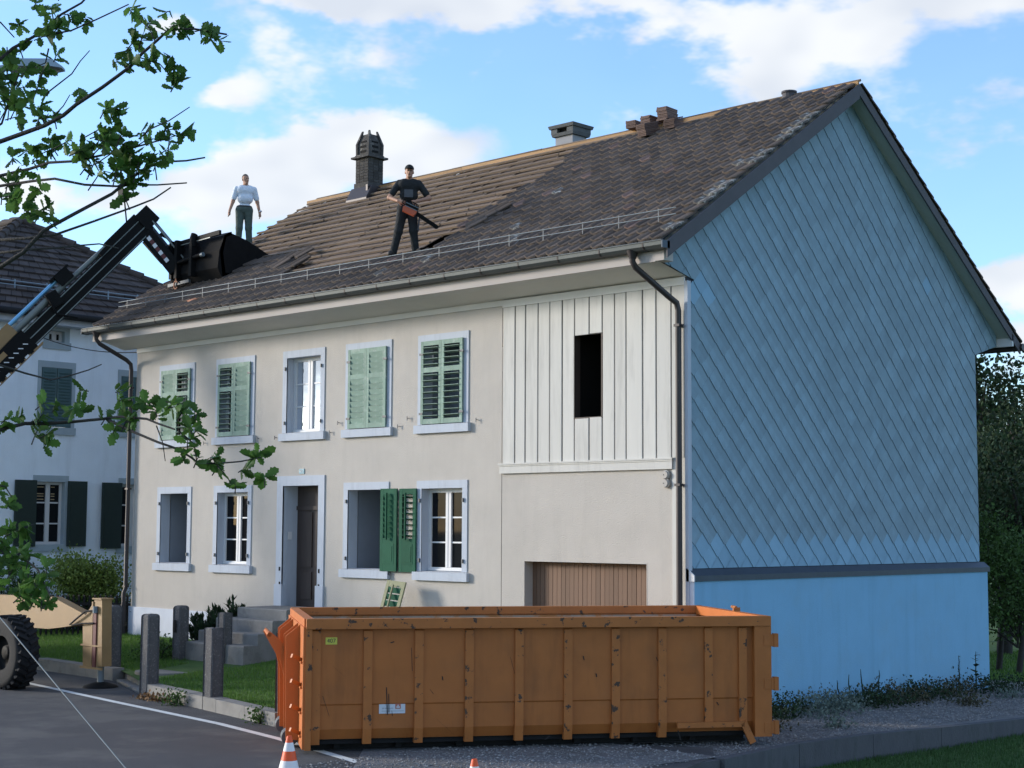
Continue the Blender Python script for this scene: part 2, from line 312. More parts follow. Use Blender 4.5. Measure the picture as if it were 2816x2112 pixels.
# loose stones on it
st = MB(); st.add([(0, 0, .7), (1, 0, 0), (0, 1, 0), (-1, 0, 0), (0, -1, 0), (0, 0, -.5)], [(0, 1, 2), (0, 2, 3), (0, 3, 4), (0, 4, 1), (5, 2, 1), (5, 3, 2), (5, 4, 3), (5, 1, 4)]); stm = st.mesh('stone_src', 'pebble')
A = []
for i in range(14000):
    y = random.uniform(-8, 9); x = random.uniform(15.9, 19.0); r = random.uniform(.008, .022)*(1.6 if random.random() < .05 else 1)
    if x < 15.9 and y > -3: continue
    Mx = Matrix.Translation((x, y, (zg(y) if y > -3.6 else ZR+.006)+r*.2)) @ Matrix.Rotation(random.random()*6, 4, 'Z') @ Matrix.Diagonal((r, r*random.uniform(.6, 1), r*.8, 1)); A.append(np.array(Mx))
V, T = scatter(stm, A); npmesh('gravel_stones', V, T, 'pebble', kind='stuff', label='loose pale gravel stones lying beside the blue gable wall', category='gravel')
# low concrete retaining wall
rw = empty('retaining_wall', (19.0, 0, -1.05), 'low dark concrete retaining wall between gravel bed and lower lawn', 'wall')
for i in range(len(xs)-1):
    (y0, x0), (y1, x1) = xs[i], xs[i+1]
    m = MB(); e = .006; t = (y1-y0)
    vs = [(x0, y0+e, -1.3), (x1, y1-e, -1.3), (x1+.16, y1-e, -1.3), (x0+.16, y0+e, -1.3), (x0, y0+e, zg(y0)+.02), (x1, y1-e, zg(y1)+.02), (x1+.16, y1-e, zg(y1)+.02), (x0+.16, y0+e, zg(y0)+.02)]
    m.add(vs, [(0, 1, 2, 3), (7, 6, 5, 4), (0, 4, 5, 1), (1, 5, 6, 2), (2, 6, 7, 3), (3, 7, 4, 0)]); m.build('wall_block', 'concrete_dark', rw)
m = MB(); m.prism([(18.95, -3.75), (18.9, -5.0), (19.6, -8.0), (21.4, -11.6), (21.56, -11.5), (19.78, -7.95), (19.07, -4.96), (19.12, -3.72)], 2, -1.3, ZR-.01); m.build('wall_block', 'concrete_dark', rw)
# garden lawn between kerb and house
gl = [(-12, -3.2, -.62), (2.0, -3.2, -.6), (5.05, -3.38, -.6), (6.3, -3.9, -.62), (7.6, -4.4, -.56), (12.6, -5.45, -.56), (15.2, -4.6, -.6), (15.7, .02, -.66), (11, .02, -.38), (7, .02, -.3), (-.05, .02, -.26), (-12, .3, -.3)]
def zl(x, y):
    t = min(1, max(0, -y/4.2)); a = -.26-.02*max(0, x-7) if x > 0 else -.28; return a*(1-t)-.6*t
m = MB(); gx = [-12, -8, -4, -2, 0, 1, 2, 3, 4, 5, 6, 7, 8, 9, 10, 11, 12, 13, 14, 15, 15.7]
def yk(x): return -3.25 if x < 2 else -3.25-.06*(x-2) if x < 5.1 else np.interp(x, [5.1, 7.6, 12.7, 15.7], [-3.45, -4.45, -5.5, -4.7])
vs = []; fs = []; NYL = 9
for x in gx:
    for t in np.linspace(0, 1, NYL): y = .02+(yk(x)-.02)*t; vs.append((x, y, zl(x, y)))
for i in range(len(gx)-1):
    for q in range(NYL-1): a = i*NYL+q; fs.append((a, a+1, a+NYL+1, a+NYL))
m.add(vs, fs); m.build('garden_lawn', 'grass', kind='structure')
bl = MB(); bl.add([(-.5, 0, 0), (.5, 0, 0), (.12, .25, 1)], [(0, 1, 2)]); blm = bl.mesh('blade_src', 'blade')
def blades(name, n, fn, h0, h1, w, mtl, label):
    A = []
    while len(A) < n:
        p = fn()
        if p is None: continue
        h = random.uniform(h0, h1); A.append(np.array(Matrix.Translation(p) @ Matrix.Rotation(random.random()*6.28, 4, 'Z') @ Matrix.Rotation(random.uniform(-.5, .5), 4, 'X') @ Matrix.Diagonal((w, h, h, 1))))
    V, T = scatter(blm, A); npmesh(name, V, T, mtl, kind='stuff', label=label, category='grass')
def g1():
    x = random.uniform(-3, 13); y = random.uniform(-5.3, -.1); lim = yk(x)+.1
    if y < lim+.05 or (5.2 < x < 7 and y > -2.3): return None
    if 5.0 < x < 7.4 and -4.4 < y < -2.2 and abs(x-6.2) < .55: return None
    return (x, y, zl(x, y)-.006)
blades('lawn_grass', 90000, g1, .03, .075, .011, 'blade', 'short green grass growing in the front garden')
def g2():
    x = random.uniform(19.15, 22.5); y = random.uniform(-6, 7); return (x, y, -1.06)
blades('verge_grass', 60000, g2, .03, .08, .012, 'blade_shaded', 'shaded grass below the low concrete wall')
def g3():
    x = random.uniform(11, 16.5); y = random.uniform(10.5, 20); return (x, y, -1.06)
blades('back_grass', 15000, g3, .04, .1, .02, 'blade', 'bright grass behind the blue gable')
# painted edge line
pts = [(-8, -3.2), (4.891, -5.077), (8.318, -5.595), (11.838, -6.09), (13.813, -6.507), (16.514, -7.241), (19.2, -8.2)]
m = MB(); vs = []; fs = []
for i, p in enumerate(pts):
    a = Vector(pts[max(0, i-1)]); b = Vector(pts[min(len(pts)-1, i+1)]); t = (b-a).normalized(); nn = Vector((-t.y, t.x))*.065
    vs += [(p[0]+nn.x, p[1]+nn.y, ZR+.004), (p[0]-nn.x, p[1]-nn.y, ZR+.004)]
    if i: fs.append((2*i-2, 2*i-1, 2*i+1, 2*i))
m.add(vs, fs); m.build('road_marking', 'line_white', kind='structure')
# kerb: low wall carrying the posts, each run in blocks
kb = empty('garden_kerb', (8.5, -4.9, ZR), 'low weathered concrete kerb wall along the front garden', 'kerb')
def kerb(a, b, n, h=.2, w=.24):
    a = Vector(a); b = Vector(b)
    for i in range(n):
        p = a.lerp(b, i/n); q = a.lerp(b, (i+1)/n); t = (q-p).normalized()*.004
        m = MB(); m.beam((p.x+t.x, p.y+t.y, ZR+h/2-.1), (q.x-t.x, q.y-t.y, ZR+h/2-.1+random.uniform(-.006, .006)), w, h+.2); m.build('kerb_stone', 'concrete', kb)
kerb((-10, -3.25), (2.0, -3.34), 7); kerb((2.0, -3.34), (5.1, -3.52), 3, .22); kerb((7.6, -4.53), (12.7, -5.6), 5, .2)
kerb((5.1, -3.3), (7.62, -4.32), 2, .12, .16)
# granite fence posts
def post(x, y, z0, z1, label, w=.24, rz=0, rnd=.06, slot=False):
    e = empty('stone_post', (x, y, z0), label, 'post', 'granite posts of the front garden'); m = MB(); n = 5; R = Matrix.Rotation(rz, 3, 'Z')
    prof = [(w/2, -.25), (w/2*.98, z1-z0-rnd)]+[(w/2-rnd+rnd*cos(a), z1-z0-rnd+rnd*sin(a)) for a in (.5, 1.0, 1.5)]
    vs = []; fs = []
    for r, h in prof:
        for sx, sy in ((-1, -1), (1, -1), (1, 1), (-1, 1)):
            c = .02; q = [(sx*(r-c), sy*r), (sx*r, sy*(r-c))]
            if sx*sy < 0: q.reverse()
            for qx, qy in q:
                vv = R @ Vector((qx, qy, 0)); vs.append((x+vv.x+random.uniform(-.004, .004), y+vv.y+random.uniform(-.004, .004), z0+h))
    for i in range(len(prof)-1):
        for k in range(8): fs.append((i*8+k, i*8+(k+1) % 8, i*8+8+(k+1) % 8, i*8+8+k))
    fs.append(tuple(range(len(vs)-8, len(vs)))); m.add(vs, fs); m.build('shaft', 'granite', e)
    if slot: m = MB(); m.box((x-.03, y-w/2-.002, z0+.72), (.07, .012, .24)); m.build('rail_socket', 'dark', e)
post(7.75, -4.6, ZR, .66, 'rounded granite post beside the garden path, nearest the road', .25)
post(10.25, -5.07, ZR, .56, 'flat-topped granite post standing mid kerb', .25, rnd=.02)
post(12.65, -5.5, ZR, .62, 'granite post half hidden behind the orange skip', .25, rnd=.02)
post(4.62, -3.35, ZR, .66, 'granite post behind the tan stabiliser leg', .24)
post(1.0, -3.2, ZR, .60, 'granite post behind the big machine tyre', .27)
post(4.95, -2.05, -.5, .62, 'rounded granite post with a dark slot near the house', .24, slot=True)
post(6.25, -1.95, -.45, .53, 'granite post in front of the steps', .22, rnd=.02)
# path slab
m = MB(); m.tube([(6.05, -3.05, -.75), (6.05, -3.05, -.505)], [.62, .62], 20); o = m.build('path_slab', 'concrete'); tag(o, 'round pale concrete slab in the grass between the granite posts', 'slab')
m = MB(); m.prism([(5.2, -3.62), (7.5, -4.55), (7.3, -3.7), (5.2, -3.15)], 2, -1.2, -.69); o = m.build('path_apron', 'concrete'); tag(o, 'pale concrete apron where the garden path meets the road', 'path')
# ------------------------------------------------------------------ farmhouse
H = empty('farmhouse', (L/2, 0, -.3), 'cream rendered farmhouse with half-stripped tiled roof and blue slate-hung gable', 'house')
UPW = [(1.07, 2.16), (3.22, 4.32), (5.53, 6.61), (7.51, 8.6), (9.6, 10.69)]; UZ = (4.06, 5.59)
LOW = [(1.1, 2.13), (3.22, 4.29), None, (7.5, 8.56), (9.6, 10.68)]; LZ = (1.355, 2.875)
DOOR = (5.48, 6.59, .57, 2.983); GAR = (12.207, 14.946, -.7, 1.587); HAY = (13.367, 14.011, 4.013, 5.42)
OPEN = [(a, b, *UZ) for a, b in UPW]+[(w[0], w[1], *LZ) for w in LOW if w]+[DOOR, GAR, HAY]
def sheet(m, x0, x1, z0, z1, y, mi=0):
    X = sorted({x0, x1, *[c for o in OPEN for c in o[:2] if x0 < c < x1]}); Z = sorted({z0, z1, *[c for o in OPEN for c in o[2:] if z0 < c < z1]})
    for i in range(len(X)-1):
        for j in range(len(Z)-1):
            cx, cz = (X[i]+X[i+1])/2, (Z[j]+Z[j+1])/2
            if any(o[0] < cx < o[1] and o[2] < cz < o[3] for o in OPEN): continue
            m.add([(X[i], y, Z[j]), (X[i+1], y, Z[j]), (X[i+1], y, Z[j+1]), (X[i], y, Z[j+1])], [(0, 1, 2, 3)], mi)
m = MB(); sheet(m, 0, 11.655, .35, 6.3, 0); sheet(m, 11.664, L, -.9, 6.3, .003)
m.build('front_wall', 'plaster', H)
m = MB(); m.bb(11.652, 11.667, .004, .02, -.9, 3.2); m.build('wall_joint', 'dark', H)
m = MB(); m.bb(-.03, 5.3, -.04, .3, -.9, .35); m.bb(6.78, 11.655, -.04, .3, -.9, .35); m.build('plinth', 'plinth_white', H)
m = MB(); m.prism([(.012, -.9), (.012, 6.2), (RIY-.3, zf(RIY)-.35), (D, 6.2), (D, -.9)], 0, 0, .3); m.build('left_wall', 'plaster', H)
m = MB(); m.bb(0, L, D-.3, D, -.9, 6.2); m.build('rear_wall', 'plaster', H)
# rooms behind the openings
def room(x0, x1, z0, z1, dep, mt, y0=.26, grow=.25):
    m = MB(); a, b, c, d = x0-(.01 if mt == 'room' else grow), x1+grow, z0-(.02 if mt == 'room' else grow), z1+grow
    m.add([(a, y0, c), (b, y0, c), (b, y0, d), (a, y0, d), (a, dep, c), (b, dep, c), (b, dep, d), (a, dep, d)], [(4, 5, 6, 7), (0, 4, 7, 3), (1, 2, 6, 5), (0, 1, 5, 4), (3, 7, 6, 2)])
    return m.build('room', mt, H)
# windows
def window(x0, x1, z0, z1, sash=True, gl='glass', bars=2, rm='room_shade', dep=.7, outer=True):
    w = empty_part('window')
    j = .13
    m = MB()
    m.bb(x0-j, x0, -.018, .005, z0, z1); m.bb(x1, x1+j, -.018, .005, z0, z1); m.bb(x0-j, x1+j, -.02, .005, z1, z1+.145)
    m.add([(x0, -.018, z0), (x0, .24, z0), (x0, .24, z1), (x0, -.018, z1)], [(0, 1, 2, 3)]); m.add([(x1, -.018, z0), (x1, .24, z0), (x1, .24, z1), (x1, -.018, z1)], [(3, 2, 1, 0)])
    m.add([(x0, -.018, z1), (x0, .24, z1), (x1, .24, z1), (x1, -.018, z1)], [(0, 1, 2, 3)]); m.build('surround', 'surround', w)
    m = MB(); m.prism([(-.075, z0-.165), (-.075, z0-.012), (.24, z0+.012), (.24, z0-.165)], 0, x0-.18, x1+.18); m.build('sill', 'surround', w)
    room(x0, x1, z0, z1, dep, rm)
    if outer:      # hinge pins in the jambs
        for x in (x0-.035, x1+.035):
            for z in (z0+.2, z1-.22):
                m = MB(); m.bb(x-.014, x+.014, -.05, -.018, z-.035, z+.035); m.build('hinge_pin', 'steel', w)
    if sash:
        y = .17; f = .075; xm = (x0+x1)/2; m = MB()
        m.bb(x0, x0+f, y, y+.06, z0, z1); m.bb(x1-f, x1, y, y+.06, z0, z1); m.bb(x0+f, x1-f, y, y+.06, z0, z0+f); m.bb(x0+f, x1-f, y, y+.06, z1-f, z1); m.bb(xm-.07, xm+.07, y-.01, y+.05, z0+f, z1-f); m.bb(xm-.007, xm+.007, y-.012, y, z0+f, z1-f, 1)
        m.bb(x0+.02, x1-.02, y-.03, y, z0+.015, z0+.045)
        m.build('sash_frame', ('frame_white', 'room'), w)
        for a, b in ((x0+f, xm-.07), (xm+.07, x1-f)):
            for k in range(bars):
                z = z0+f+(z1-z0-2*f)*(k+1)/(bars+1); q = MB(); q.bb(a, b, y+.012, y+.045, z-.014, z+.014); q.build('glazing_bar', 'frame_white', w)
            for k in range(bars+1):
                za = z0+f+(z1-z0-2*f)*k/(bars+1)+(.014 if k else 0); zc = z0+f+(z1-z0-2*f)*(k+1)/(bars+1)-(.014 if k < bars else 0); q = MB(); t = random.uniform(-.002, .002); q.add([(a, y+.03+t, za), (b, y+.03-t, za), (b, y+.03-t, zc), (a, y+.03+t, zc)], [(0, 1, 2, 3)]); q.build('pane', gl, w)
    return w
def empty_part(name):
    o = bpy.data.objects.new(name, None); COL.objects.link(o); put(o, H); o.empty_display_size = .1; return o
for i, (a, b) in enumerate(UPW): window(a, b, *UZ, sash=(i != 4), gl='glass_sky' if i == 2 else 'glass', outer=(i == 2), rm='room_shade' if i != 4 else 'room')
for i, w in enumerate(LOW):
    if w: window(w[0], w[1], *LZ, sash=i in (1, 4), rm='room' if i in (0, 3) else 'room_shade', dep=1.6 if i in (0, 3) else .8)
# louvred shutters
def slat_mesh(wd, name, mt):
    m = MB(); m.box((0, 0, 0), (wd, .009, .105)); return m.mesh(name, mt)
def shutter(x0, x1, z0, z1, yc, mt, op, panels, par=None, panel_low=False, bar=False, rt=None, stile=.07, mt_slat=None):
    """one leaf; panels = list of (zlow frac, zhigh frac, slat count)"""
    P = par if par is not None else H
    sh = bpy.data.objects.new('shutter', None); COL.objects.link(sh); put(sh, P); sh.empty_display_size = .1
    MR = rt if rt is not None else Matrix()
    def fin(m, nm, mm): o = m.build(nm, mm, sh); o.matrix_basis = MR; return o
    t = .032; m = MB(); e = .003
    m.bb(x0+e, x0+stile, yc-t/2, yc+t/2, z0, z1); m.bb(x1-stile, x1-e, yc-t/2, yc+t/2, z0, z1); hh = z1-z0
    ed = [z0]; 
    for a, b, n in panels: ed += [z0+a*hh, z0+b*hh]
    ed += [z1]
    for i in range(0, len(ed), 2): m.bb(x0+stile, x1-stile, yc-t/2+.002, yc+t/2-.002, ed[i], ed[i+1])
    fin(m, 'shutter_frame', mt)
    me = slat_mesh(x1-x0-2*stile, 'slat', mt_slat or mt)
    for a, b, n in panels:
        za, zb2 = z0+a*hh, z0+b*hh
        for k in range(n):
            z = za+(zb2-za)*(k+.5)/n; ang = (radians(80) if op else radians(17))+random.uniform(-.05, .05)
            inst(me, 'slat', sh, MR @ Matrix.Translation(((x0+x1)/2, yc, z)) @ Matrix.Rotation(random.uniform(-.012, .012), 4, 'Y') @ Matrix.Rotation(ang, 4, 'X'))
    if panel_low:
        m = MB(); m.bb(x0+stile-.01, x1-stile+.01, yc-.02, yc-.006, z0+.09*hh, z0+.335*hh); m.bb(x0+stile+.03, x1-stile-.03, yc-.026, yc-.018, z0+.12*hh, z0+.305*hh); fin(m, 'shutter_panel', mt)
    if bar:
        m = MB(); m.bb((x0+x1)/2-.012, (x0+x1)/2+.012, yc-.085, yc-.05, z0+panels[0][0]*hh-.03, z0+panels[-1][1]*hh+.03); fin(m, 'tilt_bar', mt)
    return sh
TWO = [(.06, .62, 8), (.68, .945, 4)]
for i, (ol, orr) in {0: (0, 1), 1: (1, 0), 3: (0, 0), 4: (1, 1)}.items():
    a, b = UPW[i]; xm = (a+b)/2
    for q0, q1, op in ((a-.01, xm, ol), (xm, b+.01, orr)):
        sh = shutter(q0, q1, UZ[0]+.005, UZ[1]+.02, -.045, 'green_pale', op, TWO)
        for z in (UZ[0]+.2, UZ[1]-.22):
            x = q0+.02 if q0 < a else q1-.02; m = MB(); m.bb(x-.05, x+.05, -.072, -.061, z-.02, z+.02); m.build('hinge_strap', 'steel', sh)
SEV = [(.40, .93, 8)]
shutter(8.535, 9.0, 1.335, 2.885, -.075, 'green_dark', 0, SEV, panel_low=True, bar=True, stile=.085)
shutter(9.04, 9.5, 1.33, 2.88, -.05, 'green_dark', 1, SEV, panel_low=True, bar=True, stile=.085, mt_slat='green_dark')
# shutter holdbacks along the sills
for x, z in ((1.0, 3.98), (2.45, 3.95), (2.72, 3.95), (4.62, 3.98), (5.2, 3.98), (6.95, 4.02), (7.2, 4.2), (8.95, 4.06), (9.22, 4.2), (11.05, 4.09), (8.75, 1.31)):
    m = MB(); m.bb(x-.006, x+.006, -.05, 0, z-.006, z+.006); m.bb(x-.009, x+.009, -.055, -.045, z-.045, z+.035); m.build('holdback', 'steel', H)
# door
dw = empty_part('door'); a, b, z0, z1 = DOOR; m = MB(); j = .2
m.bb(a-j, a, -.022, .005, -.3, z1); m.bb(b, b+j, -.022, .005, -.3, z1); m.bb(a-j, b+j, -.024, .005, z1, z1+.2)
m.bb(a-.01, a, -.022, .4, -.3, z1); m.bb(b, b+.01, -.022, .4, -.3, z1); m.bb(a, b, -.022, .4, z1, z1+.01); m.build('surround', 'surround', dw)
for q0, q1 in ((a-j-.02, a+.02), (b-.02, b+j+.02)): m = MB(); m.bb(q0, q1, -.045, .1, -.3, 1.0); m.build('surround_base', 'surround', dw)
m = MB(); m.bb(a, b, .36, .4, z0-.1, z1)
for zz in ((.7, 1.25), (1.35, 2.45)):
    m.bb(a+.14, a+.5, .335, .362, *zz); m.bb(a+.61, b-.14, .335, .362, *zz)
m.bb(a, b, .33, .37, 2.5, 2.58); m.build('door_leaf', 'door', dw)
m = MB(); m.bb(b-.14, b-.1, .3, .34, 1.45, 1.62); m.tube([(b-.12, .3, 1.55), (b-.24, .29, 1.55)], .012, 6); m.build('door_handle', 'steel', dw)
m = MB(); m.bb(a+.012, a+.025, .1, .2, 1.9, 2.06); m.build('bell_plate', 'frame_white', dw)
for x, z in ((a-.06, 1.02), (a-.07, 1.32), (b+.07, .62), (b+.07, 1.0), (b+.07, 1.3)):
    m = MB(); m.bb(x-.022, x+.02, -.03, -.02, z-.05, z+.03); m.build('chipped_hole', 'dark', dw)
# house number plate: white figures on blue enamel
pl = empty_part('number_plate'); m = MB(); m.bb(5.98, 6.135, -.016, -.001, 3.222, 3.32); m.build('enamel_plate', 'plate_blue', pl)
def text(body, size, M, mt, parent, name='lettering'):
    c = bpy.data.curves.new(name, 'FONT'); c.body = body; c.size = size; c.align_x = 'CENTER'; c.align_y = 'CENTER'; c.extrude = .0015
    o = bpy.data.objects.new(name+'_tmp', c); COL.objects.link(o); dg = bpy.context.evaluated_depsgraph_get(); me = bpy.data.meshes.new_from_object(o.evaluated_get(dg)); bpy.data.objects.remove(o)
    me.materials.clear(); me.materials.append(MATS[mt]); t = bpy.data.objects.new(name, me); COL.objects.link(t); put(t, parent, M); return t
text('413', .072, Matrix.Translation((6.058, -.019, 3.27)) @ Matrix.Rotation(pi/2, 4, 'X'), 'frame_white', pl)
# steps
stp = empty('entrance_steps', (6.1, -1.2, -.3), 'worn concrete steps leading up to the brown front door', 'steps')
for k, (y0, y1, z0, z1, x0) in enumerate(((-1.0, .05, .37, .57, 5.35), (-1.33, .0, .135, .37, 5.1), (-1.67, -.02, -.07, .135, 5.0), (-2.0, -.04, -.5, -.07, 5.0))):
    m = MB(); m.prism([(y0, z0), (y0, z1-.02), (y0+.02, z1), (y1, z1), (y1, z0)], 0, x0, 6.9+.002*k); m.build('step', 'concrete', stp)
# garage door
gd = empty_part('garage_door'); a, b, z0, z1 = GAR
m = MB(); m.bb(a-.002, a+.012, 0, .32, z0, z1); m.bb(b-.012, b+.002, 0, .32, z0, z1); m.bb(a, b, 0, .32, z1-.004, z1+.012); m.build('reveal', 'plaster', gd)
n = 28; pw = (b-a)/n; m = MB(); m.bb(-pw/2+.004, pw/2-.004, -.012, .012, 0, z1-z0-.02); pm = m.mesh('plank', 'garage')
for k in range(n): inst(pm, 'plank', gd, Matrix.Translation((a+pw*(k+.5), .22+random.uniform(-.003, .003), z0)))
m = MB(); m.bb(a, b, .25, .27, z0, z1); m.build('backing', 'dark', gd)
# timber siding above the garage
BX = [11.70, 12.0, 12.25, 12.55, 12.83, 13.12, 13.4, 13.73, 14.02, 14.29, 14.54, 14.89, 15.17, 15.48, 15.765]
m = MB(); m.bb(11.705, HAY[0], -.012, -.004, 3.285, 6.19); m.bb(HAY[1], 15.76, -.012, -.004, 3.285, 6.19); m.bb(HAY[0], HAY[1], -.012, -.004, HAY[3], 6.19); m.bb(HAY[0], HAY[1], -.012, -.004, 3.285, HAY[2]); m.build('siding_backing', 'verge', H)
for i in range(len(BX)-1):
    a, b = BX[i]+.011, BX[i+1]-.011; zt = 6.17; segs = [(3.29, zt)]
    if b > HAY[0]+.03 and a < HAY[1]-.03:
        segs = [(3.29, HAY[2]-random.uniform(0, .015)), (HAY[3]+random.uniform(-.01, .02), zt)]
    for za, zc in segs:
        y = -.034+random.uniform(-.004, .004); m = MB(); m.prism([(a, y+.006), (a+.006, y), (b-.006, y), (b, y+.006), (b, y+.022), (a, y+.022)], 2, za, zc); m.build('board', 'siding', H)
m = MB(); m.bb(HAY[0]-.02, HAY[0]+.03, -.03, .12, HAY[2], HAY[3]); m.bb(HAY[1]-.015, HAY[1]+.01, -.03, .12, HAY[2], HAY[3]); m.bb(HAY[0], HAY[1], -.03, .12, HAY[2]-.02, HAY[2]+.01); m.build('hatch_frame', 'door', H)
room(HAY[0], HAY[1], HAY[2], HAY[3], .9, 'dark', y0=.1, grow=.1)
m = MB(); m.bb(11.63, 15.52, -.075, 0, 3.262, 3.29); m.bb(11.645, 15.5, -.05, .002, 3.11, 3.262); m.bb(11.64, 15.51, -.062, 0, 3.238, 3.262); m.build('cornice_board', 'siding', H)
m = MB(); m.bb(15.482, 15.76, -.02, .01, .75, 3.29); m.build('corner_board', 'siding', H); m = MB(); m.bb(15.482, 15.76, -.012, .01, -.8, .745); m.build('corner_base', 'plinth_white', H)
m = MB(); m.bb(11.7, 15.765, -.05, -.036, 6.06, 6.19); m.bb(0, 11.69, -.02, .01, 6.1, 6.2); m.build('frieze_board', 'soffit', H)
m = MB(); m.bb(15.765, 15.83, -.05, .04, .6, 6.12); m.build('edge_trim', 'surround', H)
# twin round wall bells
for k, z in enumerate((3.017, 2.882)):
    m = MB(); m.tube([(15.366, 0, z), (15.366, -.05, z)], [.078, .078], 18, smooth=False); m.tube([(15.366, -.05, z), (15.366, -.075, z)], [.068, .058], 18); m.tube([(15.35, -.075, z), (15.35, -.079, z)], .01, 8, 1); m.build('wall_disc', ('plaster', 'door'), H)
# ---- gable: plinth, flashing, slates
GX = L
m = MB(); m.prism([(.0, -1.3), (.0, 1.33), (9.64, 1.33), (9.64, -1.3)], 0, L+.0, L+.13); m.build('gable_plinth', 'plinth_blue', H)
m = MB(); m.bb(15.775, 15.905, -.03, -.001, -.9, 1.33); m.build('plinth_return', 'plinth_white', H)
m = MB(); m.prism([(L, 1.33), (L+.155, 1.33), (L+.155, 1.42), (L+.03, 1.52), (L, 1.52)], 1, -.03, 9.7); m.build('flashing', 'lead', H)
m = MB(); m.prism([(L, 1.33), (L+.16, 1.33), (L+.16, 1.425), (L+.03, 1.53), (L, 1.53)], 1, -.05, -.03); m.build('flashing_end', 'frame_white', H)
mo = .12
gpoly = [(0, 1.5), (0, 6.2), (-.62, 6.34), (-.8, 6.38), (-.8, zf(-.8)-mo), (RIY, RIZ-mo-.02), (10.5, zb(10.5)-mo), (10.5, 6.0), (9.57, 5.75), (9.57, 1.5)]
m = MB(); m.prism(gpoly, 0, L-.008, L+.002); m.build('gable_wall', 'slate_back', H)
def clip(poly, n, c):      # keep n.p >= c
    out = []
    for i in range(len(poly)):
        p, q = poly[i], poly[(i+1) % len(poly)]; dp = p[0]*n[0]+p[1]*n[1]-c; dq = q[0]*n[0]+q[1]*n[1]-c
        if dp >= 0: out.append(p)
        if dp*dq < 0: t = dp/(dp-dq); out.append((p[0]+(q[0]-p[0])*t, p[1]+(q[1]-p[1])*t))
    return out
def area(P): return abs(sum(P[i][0]*P[(i+1) % len(P)][1]-P[(i+1) % len(P)][0]*P[i][1] for i in range(len(P))))/2
HW, HHT = .2025, .1925     # half width / height of a slate lozenge
def diamond(g=.0): # local, left, bottom (clipped corner), right, top
    s = 1-g; return [(-HW*s, .02), (-HW*s, -.012), (-.035, -HHT*s), (.012, -HHT*s), (HW*s, -.01), (HW*s, .01), (.01, HHT*s), (-.02, HHT*s)]
def slate_h(y, z): # height above the wall: lower-left edge stands proud, upper-right slips under
    q = (y/HW+z/HHT)*.5; return .016-.0105*q
gg = .014
def slab(P, th=.007):
    n = len(P); vs = [(slate_h(*p), p[0], p[1]) for p in P]+[(slate_h(*p)-th, p[0], p[1]) for p in P]
    return vs, [tuple(range(n)), tuple(range(2*n-1, n-1, -1))]+[(i, (i+1) % n, (i+1) % n+n, i+n) for i in range(n)]
DP = diamond(gg)
def mk_slate(mt):
    m = MB(); v, f = slab(DP); m.add(v, f[:1], 0); b = len(m.v)-len(v); m.f += [tuple(b+i for i in q) for q in f[1:]]; m.m += [1]*len(f[1:]); m.sm += [False]*len(f[1:]); return m.mesh('slate', (mt, 'slate_edge'))
SM, SMN = mk_slate('slate'), mk_slate('slate_new')
gc = empty_part('slate_cladding')
full = []; cut = {'slate': MB(), 'slate_new': MB()}
nf = Vector((-SLF, 1)).normalized()
for k in range(-37, 12):
    for i in range(-4, 32):
        cy = .364+.405*i+(HW if k % 2 else 0); cz = 3.445-HHT*k
        if cz < 1.3 or cz > 10.2 or cy < -1 or cy > 10.8: continue
        new = cz < 2.05-.01*math.sin(cy*9) or (6.85 < cy < 7.8 and abs(cz-7.3+.95*(cy-6.95)) < .1) or (abs(cy-7.8) < .15 and abs(cz-6.87) < .15) or (abs(cy-.35) < .3 and abs(cz-6.05) < .25)
        P = [(cy+p[0], cz+p[1]) for p in DP]; P0 = P
        P = clip(P, (0, 1), 1.53); 
        P = clip(P, (SLF, -1), -(RIZ-mo-SLF*RIY)) if P else P      # below the front roof line
        P = clip(P, (-SLB, -1), -(RIZ-mo+SLB*RIY)) if P else P
        if not P: continue
        if cz > 6.2 or (cy < .02 and cz > 5.98): P = clip(clip(P, (1, 0), -.8), (.24, 1), 6.2)
        else: P = clip(P, (1, 0), .06)
        if not P: continue
        P = clip(P, (1, 0), -.8) if P else P
        P = clip(P, (-1, 0), -9.53) if cz < 6.0 and not (cy > 9.45 and cz > 5.6) else clip(clip(P, (-1, 0), -10.45), (-.27, 1), 5.72-.27*9.57)
        if len(P) < 3 or area(P) < .004: continue
        if abs(area(P)-area(P0)) < 1e-6: full.append((cy, cz, new))
        else:
            v, f = slab([(p[0]-cy, p[1]-cz) for p in P]); v = [(a+L+.004, b+cy, c+cz) for a, b, c in v]; mm = cut['slate_new' if new else 'slate']; b = len(mm.v); mm.add(v, f[:1], 0); mm.f += [tuple(b+q for q in g) for g in f[1:]]; mm.m += [1]*len(f[1:]); mm.sm += [False]*len(f[1:])
full.sort(key=lambda s: s[0]+.3*abs(s[1]-3))
rest = {True: [], False: []}
for n, (cy, cz, new) in enumerate(full):
    M = Matrix.Translation((L+.004, cy, cz)) @ Matrix.Rotation(random.uniform(-.012, .012), 4, 'X') @ Matrix.Rotation(random.uniform(-.012, .012), 4, 'Z')
    if n < 300: inst(SMN if new else SM, 'slate', gc, M)
    else: rest[new].append(np.array(M))
for new, nm in ((False, 'slate'), (True, 'slate_new')):
    mm = cut[nm]; src = SMN if new else SM
    for A in rest[new]:
        A = Matrix(A.tolist()); b = len(mm.v); mm.v += [tuple(A @ v.co) for v in src.vertices]
        for p in src.polygons: mm.f.append(tuple(b+i for i in p.vertices)); mm.m.append(p.material_index); mm.sm.append(False)
    mm.build('slates', (nm, 'slate_edge'), gc, kind='stuff')
